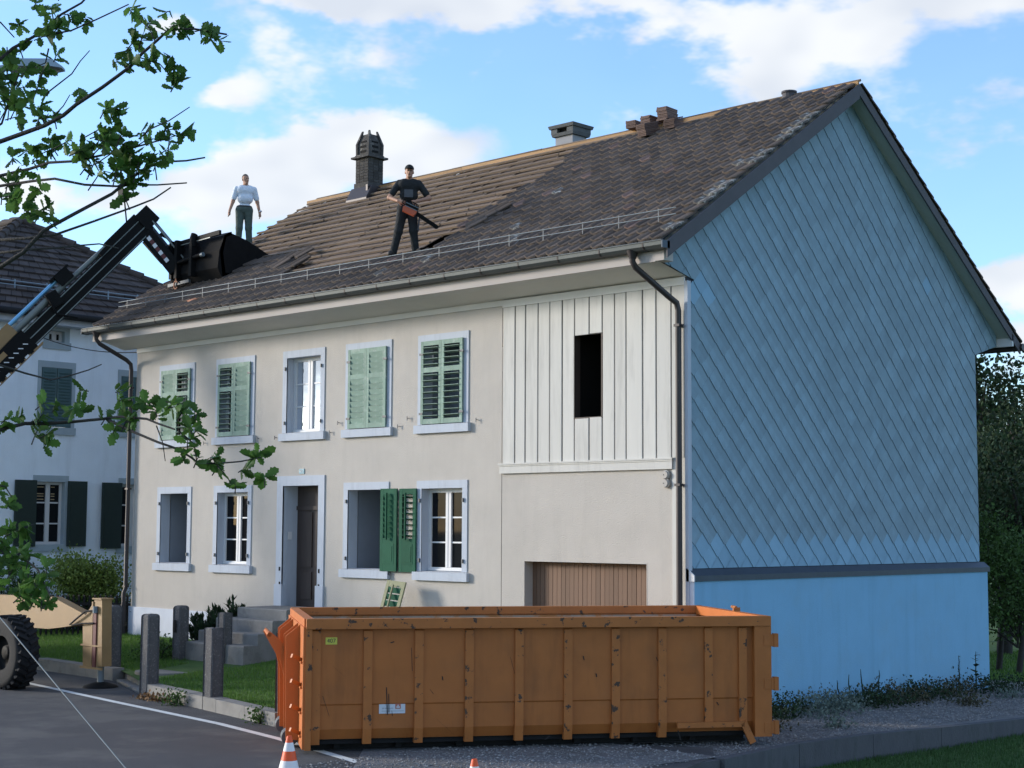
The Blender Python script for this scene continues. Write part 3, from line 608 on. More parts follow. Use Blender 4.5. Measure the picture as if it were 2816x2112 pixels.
# ---- eaves
m = MB(); cove = [(0, 6.2), (-.12, 6.215), (-.3, 6.27), (-.5, 6.325), (-.64, 6.345), (-.78, 6.35)]
m.prism(cove+[(-.78, zf(-.78)-.1), (0, zf(0)-.1)], 0, -.5, L-.01); m.build('soffit', 'soffit', H)
m = MB(); m.bb(-.56, L+.02, -.83, -.782, 6.33, 6.52); m.bb(L+.02, L+.2, -.83, -.6, 6.34, 6.52); m.build('fascia', 'fascia', H)
m = MB(); m.prism([(D, 5.75), (D+.3, 5.85), (10.55, 5.98), (10.55, zb(10.55)-.1), (D, zb(D)-.1)], 0, -.5, L-.01); m.build('rear_soffit', 'soffit', H)
m = MB(); m.bb(-.5, VX, 10.555, 10.6, 5.95, 6.2); m.build('rear_fascia', 'frame_white', H); m = MB(); m.tube([(-.6, 10.95, 5.96), (VX+.05, 10.95, 5.96)], .08, 8); m.build('rear_gutter', 'pipe', H)
# gable overhang: verge boards and soffit
def verge(y0, z0, y1, z1, nm, mt, x0, x1, th, off):
    m = MB(); m.prism([(y0, z0-off), (y1, z1-off), (y1, z1-off-th), (y0, z0-off-th)], 0, x0, x1); return m.build(nm, mt, H)
verge(EY+.02, zf(EY+.02), RIY, RIZ, 'verge_board', 'verge', VX-.03, VX, .27, .03); verge(RIY, RIZ, EYB-.02, zb(EYB-.02), 'verge_board', 'verge', VX-.03, VX, .2, .03)
verge(EY+.3, zf(EY+.3), RIY, RIZ, 'gable_soffit', 'soffit_gable', L-.02, VX-.035, .03, .13); verge(RIY, RIZ, 10.55, zb(10.55), 'gable_soffit', 'soffit_gable', L-.02, VX-.035, .03, .15)
# gutter
m = MB(); arc = [(-.93+.085*cos(a), 6.60+.085*sin(a)) for a in np.linspace(pi, 2*pi, 9)]; inn = [(-.93+.078*cos(a), 6.60+.078*sin(a)) for a in np.linspace(2*pi, pi, 9)]
# flat-bottomed box gutter with a rolled front lip
pr = [(-1.03, 6.615), (-1.02, 6.55), (-.98, 6.505), (-.88, 6.495), (-.845, 6.53), (-.84, 6.63), (-.85, 6.63), (-.855, 6.535), (-.885, 6.51), (-.975, 6.52), (-1.008, 6.555), (-1.015, 6.615)]
m.prism(pr, 0, -.72, VX-.02); m.tube([(-.72, -1.025, 6.618), (VX-.02, -1.025, 6.618)], .014, 6); m.build('gutter', 'gutter', H)
for k in range(19):
    x = -.5+k*.9; m = MB(); m.prism([(p[0]-.004 if p[0] < -.95 else p[0], p[1]-.004) for p in pr[:6]]+[(-.85, 6.6), (-1.0, 6.6)], 0, x-.012, x+.012); m.build('gutter_strap', 'pipe', H)
m = MB(); m.bb(VX-.02, VX+.0, -1.03, -.84, 6.5, 6.62); m.bb(-.735, -.72, -1.03, -.84, 6.5, 6.62); m.build('gutter_end', 'lead', H)
m = MB(); m.add([(-.6, -.99, 6.625), (VX-.05, -.99, 6.625), (VX-.05, -.86, zf(-.86)-.035), (-.6, -.86, zf(-.86)-.035)], [(0, 1, 2, 3)]); m.build('eave_strip', 'zinc_strip', H)
# downpipes
m = MB(); m.tube([(15.42, -.93, 6.52), (15.42, -.93, 6.36), (15.44, -.88, 6.27), (15.62, -.28, 5.86), (15.68, -.14, 5.76), (15.69, -.11, 5.64), (15.69, -.11, 3), (15.69, -.11, -.6)], .05, 10)
m.prism([(15.3, 6.5), (15.54, 6.5), (15.47, 6.36), (15.37, 6.36)], 1, -.98, -.88) if False else m.tube([(15.42, -.93, 6.53), (15.42, -.93, 6.4)], [.1, .055], 10)
dp = m.build('downpipe', 'pipe', H)
for z in (5.4, 2.85): m = MB(); m.bb(15.69, 15.8, -.12, -.1, z-.012, z+.012); m.bb(15.635, 15.745, -.165, -.055, z-.02, z+.02); m.build('pipe_clip', 'pipe', dp)
m = MB(); m.tube([(-.25, -.93, 6.5), (-.25, -.93, 6.36), (-.22, -.86, 6.26), (-.1, -.22, 5.93), (-.08, -.12, 5.84), (-.08, -.1, 5.7), (-.08, -.1, 3), (-.08, -.1, .75), (-.1, -.13, .66), (-.1, -.13, .35)], .048, 10); m.tube([(-.25, -.93, 6.53), (-.25, -.93, 6.4)], [.1, .05], 10); m.tube([(-.1, -.13, .4), (-.1, -.13, -.3)], .06, 10); dp = m.build('downpipe', 'pipe', H)
for z in (5.3, 3.0, .8): m = MB(); m.bb(-.09, .02, -.11, -.09, z-.012, z+.012); m.bb(-.135, -.025, -.155, -.045, z-.02, z+.02); m.build('pipe_clip', 'pipe', dp)
# leaning shutter (a loose thing)
ls = empty('loose_shutter', (9.2, -.6, -.35), 'old green shutter with raw wooden edges leaning on the house wall', 'shutter')
PM = Matrix.Translation((9.2, -.75, -.35)) @ Matrix.Rotation(radians(-16), 4, 'X') @ Matrix.Rotation(radians(3), 4, 'Y')
sh = shutter(-.26, .26, 0, 1.58, 0, 'wood_raw', 0, [(.05, .93, 11)], par=ls, bar=True, rt=PM, stile=.08, mt_slat='green_dark'); sh.name = 'leaf'
# ------------------------------------------------------------------ roof
RA = math.atan(SLF); CA, SA = cos(RA), sin(RA); NR = Vector((0, -SA, CA)); UR = Vector((0, CA, SA))
def RP(x, s, h=0): return Vector((x, EY+s*CA-h*SA, zf(EY)+s*SA+h*CA))
def PL(u, v, h=0):   # sight line onto the front roof plane
    r = Vector(ray(u, v)); p0 = RP(0, 0, h); return Vector(CAMP)+r*((p0-Vector(CAMP)).dot(NR)/r.dot(NR))
SMAX = (RIY-EY)/CA
RF = empty_part('roof')
# near-black sheet below, the attic's darkness put into its colour; rear slope
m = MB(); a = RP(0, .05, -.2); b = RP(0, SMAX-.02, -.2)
m.add([(xl(a.y), a.y, a.z), (VX-.04, a.y, a.z), (VX-.04, b.y, b.z), (xl(b.y)+.05, b.y, b.z)], [(0, 1, 2, 3)]); m.build('attic_dark', 'dark', RF)
m = MB(); m.add([(-.5, EYB, zb(EYB)-.08), (VX-.04, EYB, zb(EYB)-.08), (VX-.04, RIY, RIZ-.16), (.15, RIY, RIZ-.16)], [(0, 1, 2, 3)]); m.build('rear_deck', 'verge', RF)
EX = .335; TW = .245; NROW = int(SMAX/EX)
# interlocking tile: arched slab with rolled left edge and bowed lower edge
def tile_mesh(mt):
    m = MB(); w = .238; nx = 6; xs_ = [-w/2+w*i/nx for i in range(nx+1)]; hz = [.034, .022, .002, .008, .012, .008, -.004]; Lt = .415
    top = []; 
    for j, yy in enumerate((0, .03, Lt)):
        for i, x in enumerate(xs_):
            bow = -.03*(1-(2*x/w)**2) if j == 0 else 0; drop = -.008 if j == 0 else 0
            top.append((x, yy+bow, hz[i]+drop+.02))
    n = nx+1; bot = [(x, y, z-.032) for x, y, z in top]; vs = top+bot; o = len(top); fs = []
    for j in range(2):
        for i in range(nx): fs += [(j*n+i, j*n+i+1, (j+1)*n+i+1, (j+1)*n+i)]
    for i in range(nx): fs += [(i, o+i, o+i+1, i+1)]
    for j in range(2): fs += [(j*n, (j+1)*n, o+(j+1)*n, o+j*n), (j*n+nx, o+j*n+nx, o+(j+1)*n+nx, (j+1)*n+nx)]
    m.add(vs, fs); return m.mesh('roof_tile', mt)
TM = {k: tile_mesh(k) for k in ('tile', 'tile_lichen', 'tile_red')}
def has_tile(x, y, r):
    j = .12*math.sin(r*12.7)+.06*math.sin(r*5.1+1)
    if y < .12: return True
    if y < 4.47 or (x > 13.2 and y < 4.65):
        b = np.interp(y, [.12, .3, .85, .95, 1.05, 1.6, 2.8, 3.6, 5], [9.35, 9.5, 9.75, 10.2, 9.35, 9.35, 9.75, 9.7, 9.65])
        if x > b+j: return True
    if y < 1.3 and x < 4.2+j*2: return True
    if y < .85 and x < 4.85+j: return True
    if y < 2.3 and x < 1.0+j: return True
    return False
tl = []
for r in range(NROW+1):
    s = r*EX+.0; y = RP(0, s+.12).y
    k = 0; x = VX-.1-TW/2+.02
    while x > xl(y)+.1:
        if has_tile(x, y, r): tl.append((x, s, k))
        x -= TW; k += 1
def tile_M(x, s):
    base = RP(x, s, .002); Mx = frame(base, (1, 0, 0), UR, NR)
    return Mx @ Matrix.Rotation(radians(-6.6)+random.uniform(-.015, .015), 4, 'X') @ Matrix.Rotation(random.uniform(-.02, .02), 4, 'Z') @ Matrix.Rotation(random.uniform(-.015, .015), 4, 'Y') @ Matrix.Translation((0, 0, .038))
tl.sort(key=lambda t: (RP(t[0], t[1])-Vector(CAMP)).length)
rest = {k: [] for k in TM}
for n, (x, s, k) in enumerate(tl):
    mt = 'tile'
    if k == 0 and random.random() < .45: mt = 'tile_lichen'
    elif k == 1 and random.random() < .12: mt = 'tile_lichen'
    elif random.random() < .008: mt = 'tile_lichen'
    elif random.random() < .012: mt = 'tile_red'
    M = tile_M(x, s)
    if n < 300: inst(TM[mt], 'roof_tile', RF, M)
    else: rest[mt].append(np.array(M))
for mt, A in rest.items():
    if A: V, T = scatter(TM[mt], A); npmesh('roof_tiles', V, T, mt, RF, kind='stuff')
# rear slope tiles along the gable verge
SB = Vector((0, -1, SLB)).normalized(); NB = Vector((0, SLB, 1)).normalized(); A = []
for r in range(int((EYB-RIY-.3)/-SB.y/EX)+1):
    for k in range(5):
        y = EYB+SB.y*r*EX; base = Vector((VX-.1-TW*k, y, zb(y))); A.append(np.array(frame(base, (-1, 0, 0), SB, NB) @ Matrix.Rotation(radians(-5), 4, 'X') @ Matrix.Translation((0, 0, .02))))
V, T = scatter(TM['tile'], A); npmesh('rear_tiles', V, T, 'tile', RF, kind='stuff')
# bared sheathing: shingle courses, battens and counter battens
HOLE = lambda x, y: (8.95 < x < 10.3 and .42 < y < .98) or (9.3 < x < 10.3 and .95 < y < 1.12)
BAY = .68; m = MB(); m.add([(-.328, 0, .022), (.328, 0, .022), (.328, .4, -.018), (-.328, .4, -.018), (-.328, 0, .004), (.328, 0, .004), (.328, .4, -.032), (-.328, .4, -.032)], [(0, 1, 2, 3), (7, 6, 5, 4), (0, 4, 5, 1), (1, 5, 6, 2), (2, 6, 7, 3), (3, 7, 4, 0)]); SHM = m.mesh('shingle', 'wood_old')
for r in range(3, NROW+1):
    s = r*EX+.06; y = RP(0, s+.17).y
    for k in range(25):
        x = .1+BAY*(k+.5)+(.34 if r % 2 else 0)*0
        if x < xl(y)+.25 or x > 16: continue
        if all(has_tile(x+q, y, r) for q in (-.4, 0, .4)) or HOLE(x, y) or (x > 10.2 and y < 4.3): continue
        inst(SHM, 'shingle', RF, frame(RP(x, s, -.07+random.uniform(-.008, .01)), (1, 0, 0), UR, NR) @ Matrix.Rotation(random.uniform(-.025, .03), 4, 'X') @ Matrix.Rotation(random.uniform(-.03, .03), 4, 'Z') @ Matrix.Rotation(random.uniform(-.02, .02), 4, 'Y'))
for r in range(3, NROW+1):
    s = r*EX+.3; y = RP(0, s).y; x = xl(y)+.08
    end = 9.9 if y < 4.2 else 16.0
    if y < 1.2: end = 10.35
    if .4 < y < 1.0: end = 8.95
    while x < end-.2:
        x2 = min(end, x+random.uniform(2.3, 3.4)); j = random.uniform(-.012, .012)
        m = MB(); m.beam(RP(x+.005, s+j, -.024), RP(x2-.005, s-j*.5, -.022+random.uniform(-.008, .01)), .05, .04, NR); m.build('batten', 'wood_batten', RF); x = x2
for k in range(15):
    x = .1+BAY*k+random.uniform(-.03, .03)
    if x > 10.0: break
    s0 = 1.2 if x < 8.8 else 2.3; m = MB(); m.beam(RP(max(x, .05), s0, -.064), RP(x+.02, SMAX-.12, -.064), .05, .022, NR); m.build('counter_batten', 'wood_old', RF)
# ridge boards
xr = .12; k = 0
while xr < VX-.05:
    x2 = min(VX-.02, xr+random.uniform(2.2, 3.2)); j = random.uniform(-.02, .02); m = MB()
    if not (xr < 2.45 < x2 and False): m.beam((xr+.004, RIY, RIZ-.03+j), (x2-.004, RIY, RIZ-.03-j*.5), .05, .105); m.build('ridge_board', 'wood_new', RF)
    for q in np.arange(xr+.2, x2, .7): m = MB(); m.bb(q-.03, q+.03, RIY-.02, RIY+.02, RIZ-.2, RIZ-.075); m.build('ridge_support', 'wood_old', RF)
    xr = x2; k += 1
# ---- snow guard
SG = empty_part('snow_guard'); PX_ = [.1, .86, 1.61, 2.28, 3.02, 3.95, 4.88, 5.74, 6.58, 7.58, 8.44, 9.41, 10.39, 11.42, 12.17, 12.98, 13.88, 14.67, 15.5]
def gp_(x, h): b = RP(x, .68, .04); return Vector((b.x, b.y, b.z+h))
for h in (.11, .215): m = MB(); m.tube([gp_(-.25, h), gp_(15.85, h)], .009, 6); m.build('rail', 'galv', SG)
for x in PX_: m = MB(); m.beam(gp_(x, -.02), gp_(x, .235), .018, .008, (0, 1, 0)); m.beam(gp_(x, 0), gp_(x, 0)+UR*.3, .03, .006, NR); m.build('bracket', 'steel', SG)
# ---- chimneys
ch = empty_part('chimney'); x0, x1, y0, y1 = 2.36, 2.82, 4.45, 4.91
m = MB(); m.bb(x0, x1, y0, y1, 9.7, 11.0); m.build('shaft', 'soot', ch)
bz = 10.42
while bz < 10.94:
    for k in range(3):
        m = MB(); w = (x1-x0)/3; o = w*.5*(int(bz*100) // 7 % 2); a = x0+k*w+.006; m.bb(a, a+w-.012, y0-.012, y0+.02, bz, bz+.058); m.build('brick', 'brick_dark', ch)
        m = MB(); a = y0+k*w+.006; m.bb(x1-.02, x1+.012, a, a+w-.012, bz, bz+.058); m.build('brick', 'brick_dark', ch)
    bz += .07
m = MB(); m.bb(x0-.03, x1+.03, y0-.03, y1+.03, 9.7, 10.4); m.build('render_collar', 'soot', ch)
m = MB(); m.bb(x0-.09, x1+.09, y0-.09, y1+.09, 11.0, 11.045); m.bb(x0-.02, x1+.02, y0-.02, y1+.02, 11.045, 11.09); m.build('ledge', 'soot', ch)
cx, cy = (x0+x1)/2, (y0+y1)/2; m = MB()
for sx in (-1, 1):
    for sy in (-1, 1):
        pr_ = [(.205, 11.09, .06), (.21, 11.36, .06), (.135, 11.62, .05), (.12, 11.69, .035)]
        for (r0, za, w0), (r1, zc, w1) in zip(pr_[:-1], pr_[1:]):
            vs = []
            for r, z, w in ((r0, za, w0), (r1, zc, w1)):
                for ax, ay in ((-1, -1), (1, -1), (1, 1), (-1, 1)): vs.append((cx+sx*r+ax*w/2, cy+sy*r+ay*w/2, z))
            m.add(vs, [(0, 1, 5, 4), (1, 2, 6, 5), (2, 3, 7, 6), (3, 0, 4, 7), (4, 5, 6, 7)])
m.add([(cx+a*q, cy+b*q, z) for q, z in ((.2, 11.09), (.2, 11.36), (.125, 11.6)) for a, b in ((-1, -1), (1, -1), (1, 1), (-1, 1))], [(0, 1, 5, 4), (1, 2, 6, 5), (2, 3, 7, 6), (3, 0, 4, 7), (4, 5, 9, 8), (5, 6, 10, 9), (6, 7, 11, 10), (7, 4, 8, 11), (8, 9, 10, 11)], 1)
m.build('cowl', ('soot', 'soot'), ch)
for z in (11.17, 11.29, 11.40):
    r = .2-max(0, z-11.36)*.3; m = MB(); m.bb(cx-.1, cx+.1, cy-r-.006, cy-r+.05, z-.028, z+.028); m.build('cowl_slot_dark', 'dark', ch); m = MB(); m.bb(cx+r-.05, cx+r+.006, cy-.1, cy+.1, z-.028, z+.028); m.build('cowl_slot_dark', 'dark', ch)  # near-black blocks on the faces; shade inside the slots put into the colour
m = MB(); m.prism([(y0-.2, zf(y0-.2)+.0), (y0-.03, zf(y0)+.18), (y0-.03, zf(y0)-.1), (y0-.2, zf(y0-.2)-.05)], 0, x0-.12, x1+.16); m.bb(x1+.03, x1+.09, y0-.1, y1-.1, zf(y0)-.15, zf(y0)+.2); m.prism([(x0-.35, RIZ-.08), (x0-.03, RIZ+.12), (x0-.03, RIZ-.15)], 1, RIY-.08, RIY+.03); m.build('chimney_flashing', 'pipe', ch)
c2 = empty_part('chimney'); x0, x1, y0, y1 = 8.28, 8.78, 5.1, 5.55
m = MB(); m.bb(x0, x1, y0, y1, 9.6, 10.72); m.build('shaft', 'stack_grey', c2)
m = MB(); zt = 10.97
def ring(r0, z0_, r1, z1_):
    return [(x0-r0, y0-r0, z0_), (x1+r0, y0-r0, z0_), (x1+r0, y1+r0, z0_), (x0-r0, y1+r0, z0_), (x0-r1, y0-r1, z1_), (x1+r1, y0-r1, z1_), (x1+r1, y1+r1, z1_), (x0-r1, y1+r1, z1_)]
Q = [(0, 1, 5, 4), (1, 2, 6, 5), (2, 3, 7, 6), (3, 0, 4, 7), (4, 5, 6, 7), (3, 2, 1, 0)]
m.add(ring(.05, 10.66, .07, 10.73), Q); m.add(ring(.1, 10.83, .12, 10.90), Q)
for a, b in ((x0-.07, x0+.11), (x1-.11, x1+.07)): m.bb(a, b, y0-.07, y1+.07, 10.73, 10.83)
m.bb(x1-.03, x1+.068, y0+.1, y0+.16, 10.73, 10.83); m.build('cap', 'cap_grey', c2)
m = MB(); m.bb(x0+.1, x1-.02, y0+.02, y1-.02, 10.735, 10.825); m.build('flue_mouth', 'dark', c2)
m = MB(); m.tube([(14.43, 4.98, 9.9), (14.43, 4.98, 10.5)], .135, 14, smooth=False); m.lathe([(.135, 10.5), (.15, 10.5), (.15, 10.46), (.135, 10.46)], (14.43, 4.98, 0), 2, 14); m.build('vent_pipe', 'verge', H)
# ------------------------------------------------------------------ loose tiles on the roof
m = MB(); m.bb(-.12, .12, -.2, .2, -.013, .013); m.bb(-.12, -.09, -.2, .2, .013, .022); STM = m.mesh('stacked_tile', 'tile_red')
for x, y, z, n, rz, lab in ((10.86, 4.74, 10.34, 5, .1, 'leftmost small stack of old tiles on the ridge'), (11.28, 4.7, 10.30, 7, .0, 'stack of old tiles second from left on the ridge'), (11.66, 4.74, 10.36, 9, .08, 'tallest stack of old tiles on the ridge'), (11.62, 4.2, 10.0, 8, -.1, 'dark stack of tiles just below the ridge stacks'), (12.14, 4.36, 10.1, 6, .15, 'rightmost stack of old tiles below the ridge board')):
    e = empty('tile_stack', (x, y, z), lab, 'tile stack', 'stacks of old roof tiles on the ridge')
    tilt = Matrix() if y > 4.5 else Matrix.Rotation(.3, 4, 'X')
    for k in range(n): inst(STM, 'tile', e, Matrix.Translation((x, y, z)) @ tilt @ Matrix.Translation((random.uniform(-.012, .012), random.uniform(-.012, .012), k*.031)) @ Matrix.Rotation(rz+random.uniform(-.05, .05), 4, 'Z'))
bt = PL(412, 651, .04); m = MB(); m.add([tuple(bt+Vector(q)) for q in ((-.2, 0, 0), (.1, -.02, 0), (.22, .1, .06), (-.05, .13, .08), (-.2, 0, .025), (.1, -.02, .025), (.22, .1, .085), (-.05, .13, .105))], [(0, 1, 2, 3), (7, 6, 5, 4), (0, 4, 5, 1), (1, 5, 6, 2), (2, 6, 7, 3), (3, 7, 4, 0)]); o = m.build('broken_tile', 'terracotta'); tag(o, 'orange broken tile shard lying by the snow guard rail', 'tile')
# a few loose tiles slid over each other at the end of the left patch
for k, (u, v, rz) in enumerate(((640, 556, .5), (610, 566, .35), (632, 574, .45), (590, 580, .3), (1062, 462, .6), (1030, 478, .7), (1010, 492, .65))):
    p = PL(u, v, .06); o = bpy.data.objects.new('loose_tile', TM['tile']); COL.objects.link(o); o.matrix_basis = frame(p, (1, 0, 0), UR, NR) @ Matrix.Rotation(-rz, 4, 'Z') @ Matrix.Rotation(.06, 4, 'X')
    tag(o, ('topmost dark loose tile at the tip of the left tile patch', 'dark loose tile lying just left of the patch tip', 'lower dark loose tile at the tip of the left patch', 'dark loose tile nearest the bucket', 'topmost loose tile leaning over the roof hole', 'middle loose tile leaning over the roof hole', 'lowest loose tile beside the roof hole')[k], 'tile', ('loose tiles beside the roof hole', 'loose tiles beside the bucket')[k < 4])
# ------------------------------------------------------------------ people (bodies as one blended surface)
def surface(prims, lo, hi, h, k=.03, cuts=()):
    lo = np.array(lo, float); n = np.ceil((np.array(hi)-lo)/h).astype(int)+1
    X, Y, Z = np.meshgrid(*[lo[i]+h*np.arange(n[i]) for i in range(3)], indexing='ij')
    F = np.full(X.shape, 9.)
    for p in prims:
        if p[0] == 'c':
            a, b = np.array(p[1], float), np.array(p[2], float); ra, rb = p[3], p[4]; fl = p[5] if len(p) > 5 else 1.
            ab = b-a; t = np.clip(((X-a[0])*ab[0]+(Y-a[1])*ab[1]+(Z-a[2])*ab[2])/(ab@ab), 0, 1)
            d = np.sqrt((X-a[0]-t*ab[0])**2+((Y-a[1]-t*ab[1])*fl)**2+(Z-a[2]-t*ab[2])**2)-(ra+t*(rb-ra)); kk = p[6] if len(p) > 6 else k
        else:
            c, r = np.array(p[1], float), np.array(p[2], float); q = np.sqrt(((X-c[0])/r[0])**2+((Y-c[1])/r[1])**2+((Z-c[2])/r[2])**2); d = (q-1)*r.min(); kk = p[3] if len(p) > 3 else k
        hh = np.clip(.5+.5*(F-d)/kk, 0, 1); F = F*(1-hh)+d*hh-kk*hh*(1-hh)
    for nrm, c in cuts: F = np.maximum(F, nrm[0]*X+nrm[1]*Y+nrm[2]*Z-c)
    s = F < 0; c8 = [(i, j, l) for i in (0, 1) for j in (0, 1) for l in (0, 1)]
    sh = tuple(q-1 for q in F.shape); cnt = sum(s[i:i+sh[0], j:j+sh[1], l:l+sh[2]].astype(int) for i, j, l in c8); act = (cnt > 0) & (cnt < 8)
    idx = -np.ones(sh, int); I = np.argwhere(act); idx[act] = np.arange(len(I)); acc = np.zeros((len(I), 3)); num = np.zeros(len(I))
    for a in range(8):
        for ax in range(3):
            A = c8[a]
            if A[ax]: continue
            B = list(A); B[ax] = 1
            fa = F[I[:, 0]+A[0], I[:, 1]+A[1], I[:, 2]+A[2]]; fb = F[I[:, 0]+B[0], I[:, 1]+B[1], I[:, 2]+B[2]]; cr_ = (fa < 0) != (fb < 0)
            t = np.where(cr_, fa/np.where(cr_, fa-fb, 1), 0); P = np.tile(np.array(A, float), (len(I), 1)); P[:, ax] = t; acc += P*cr_[:, None]; num += cr_
    V = lo+h*(I+acc/num[:, None]); Q = []
    for ax in range(3):
        b, c = (ax+1) % 3, (ax+2) % 3; sl0 = [slice(None)]*3; sl1 = [slice(None)]*3; sl0[ax] = slice(0, -1); sl1[ax] = slice(1, None)
        E_ = np.argwhere(s[tuple(sl0)] != s[tuple(sl1)]); ok = (E_[:, b] > 0) & (E_[:, c] > 0) & (E_[:, b] < sh[b]) & (E_[:, c] < sh[c]); E_ = E_[ok]
        def at(db_, dc_): q = E_.copy(); q[:, b] -= db_; q[:, c] -= dc_; return idx[q[:, 0], q[:, 1], q[:, 2]]
        q = np.stack([at(1, 1), at(0, 1), at(0, 0), at(1, 0)], 1); neg = s[E_[:, 0], E_[:, 1], E_[:, 2]]; q[~neg] = q[~neg][:, ::-1]; Q.append(q)
    return V, np.concatenate(Q)
def hand(w, dirv, side, curl):
    """palm and five fingers as capsules, from wrist w along dirv; curl bends fingers towards -y"""
    d = Vector(dirv).normalized(); sd = Vector(side); sd = (sd-d*sd.dot(d)).normalized(); nrm = d.cross(sd); w = Vector(w); P = []
    P.append(('c', w, w+d*.085, .027, .034, 1, .02))
    for i, (o, ln) in enumerate(((-.033, .062), (-.012, .075), (.011, .07), (.032, .056))):
        a = w+d*.088+sd*o; b = a+(d*cos(curl*.5)-nrm*sin(curl*.5))*ln*.5; c = b+(d*cos(curl*1.3)-nrm*sin(curl*1.3))*ln*.55
        P += [('c', a-d*.02, b, .0105, .0098, 1, .006), ('c', b, c, .0098, .0085, 1, .006)]
    a = w+d*.03-sd*.034; b = a+(d*.7-sd*.7).normalized()*.04-nrm*.012; P += [('c', a+sd*.012, b, .014, .0115, 1, .01), ('c', b, b+(d*.9-sd*.3-nrm*.2).normalized()*.032, .0115, .0095, 1, .006)]
    return P
def person(M, J, label, shirt, trous, belt, hairm, cap, sh_extra=None, neck_tilt=(0, 0), girth=1.):
    hx, hy, hz = J['head']; nx, ny = hx, hy+.02
    tx = J['chest']; pv = J['pelvis']; th = neck_tilt[0]
    c_, s_ = cos(th), sin(th)
    def hd(x, y, z): return (hx+x*c_-y*s_, hy+x*s_+y*c_, hz+z)
    head = [('e', hd(0, .012, .03), (.077, .098, .1), .03), ('c', hd(0, -.03, -.03), hd(0, -.055, -.085), .06, .042, 1, .03), ('c', hd(0, -.085, .0), hd(0, -.108, -.03), .011, .017, 1, .012), ('c', hd(-.03, -.083, .033), hd(.03, -.083, .033), .013, .013, 1, .015),
            ('e', hd(-.08, .015, -.005), (.012, .024, .032), .008), ('e', hd(.08, .015, -.005), (.012, .024, .032), .008), ('c', (nx, ny, hz-.08), (tx[0], tx[1]+.02, tx[2]+.2), .056, .065, 1, .04)]
    torso = [('c', (tx[0]-.085, tx[1], tx[2]+.08), (tx[0]+.085, tx[1], tx[2]+.08), .125, .125, 1.15, .05), ('c', (tx[0]-.055, tx[1]-.01*girth, tx[2]-.12), (tx[0]+.055, tx[1]-.01*girth, tx[2]-.12), .112*girth, .112*girth, 1.12, .06), ('c', (pv[0]-.065, pv[1], pv[2]), (pv[0]+.065, pv[1], pv[2]), .118, .118, 1.1, .05)]
    arms = []; fore = []; hands = []
    for k in ('l', 'r'):
        s, e, w = J['sh'+k], J['el'+k], J['wr'+k]; arms.append(('c', s, e, .06, .044)); fore.append(('c', e, w, .045, .029)); hands += hand(w, J['hd'+k], J['sd'+k], J.get('curl', .5))
    legs = []; feet = []
    for k in ('l', 'r'):
        h_, kn, an = J['hip'+k], J['kn'+k], J['an'+k]; legs += [('c', h_, kn, .093, .062), ('c', kn, an, .06, .042)]; feet += [('c', (an[0], an[1]+.03, an[2]-.04), (an[0]+J['ft'+k][0], an[1]+J['ft'+k][1], an[2]-.055), .047, .042)]
    lo, hi = (-.75, -.55, -.12), (.75, .4, 1.95)
    V, F = surface(head+torso+arms+fore+hands+legs+feet, lo, hi, .0115, .025)
    o = npmesh('person', V, F, 'skin', None, True, label=label, category='person', group='men working on the roof'); o.matrix_basis = M
    def inf(P, d): return [(p[0], p[1], p[2], p[3]+d, p[4]+d, *p[5:]) for p in P]
    def mid(a, b, t): return tuple(a[i]+(b[i]-a[i])*t for i in range(3))
    sl = [('c', J['sh'+k], mid(J['sh'+k], J['el'+k], .72), .068, .066, 1, .03) for k in 'lr']
    V, F = surface(inf(torso, .012)+sl, (-.7, -.5, .8), (.7, .4, 1.7), .013, .05, [((0, 0, 1), tx[2]+.215), ((0, 0, -1), -(pv[2]+(.03 if belt else -.07)))]); npmesh('shirt', V, F, shirt, o, True)
    lg = []
    for k in 'lr': lg += [('c', J['hip'+k], J['kn'+k], .108, .082), ('c', J['kn'+k], (J['an'+k][0], J['an'+k][1], J['an'+k][2]-.03), .08, .072)]
    V, F = surface(inf(torso[2:], .018)+lg, (-.7, -.5, -.1), (.7, .4, 1.3), .0135, .035, [((0, 0, 1), pv[2]+.075)]); npmesh('trousers', V, F, trous, o, True)
    V, F = surface(inf(feet, .014), (-.7, -.5, -.13), (.7, .4, .4), .0125, .02, [((0, 0, 1), max(J['anl'][2], J['anr'][2])+.02)]); npmesh('boots', V, F, 'leather', o, True)
    if belt:
        V, F = surface(inf(torso[1:], .022), (-.5, -.4, .7), (.5, .4, 1.3), .011, .05, [((0, 0, 1), pv[2]+.095), ((0, 0, -1), -(pv[2]+.052))]); npmesh('belt', V, F, 'leather', o, True)
    hc = [((0, 1*c_, 0), 9)]
    V, F = surface([('e', hd(0, .02, .042), (.083, .102, .1), .02)], (hx-.2, hy-.25, hz-.2), (hx+.2, hy+.25, hz+.25), .008, .02, [((-s_*0, -.75, -1), -(.75*(hy)+(hz+.035)))]); npmesh('hair', V, F, hairm, o, True)
    m = MB()
    for q in (-.032, .032): m.tube([hd(q-.012, -.088, .012), hd(q+.012, -.088, .012)], .0075, 6)
    m.build('eyes', 'eye', o); m = MB(); m.tube([hd(-.024, -.092, -.066), hd(0, -.099, -.064), hd(.024, -.092, -.066)], .0055, 6); m.build('mouth', 'lip', o)
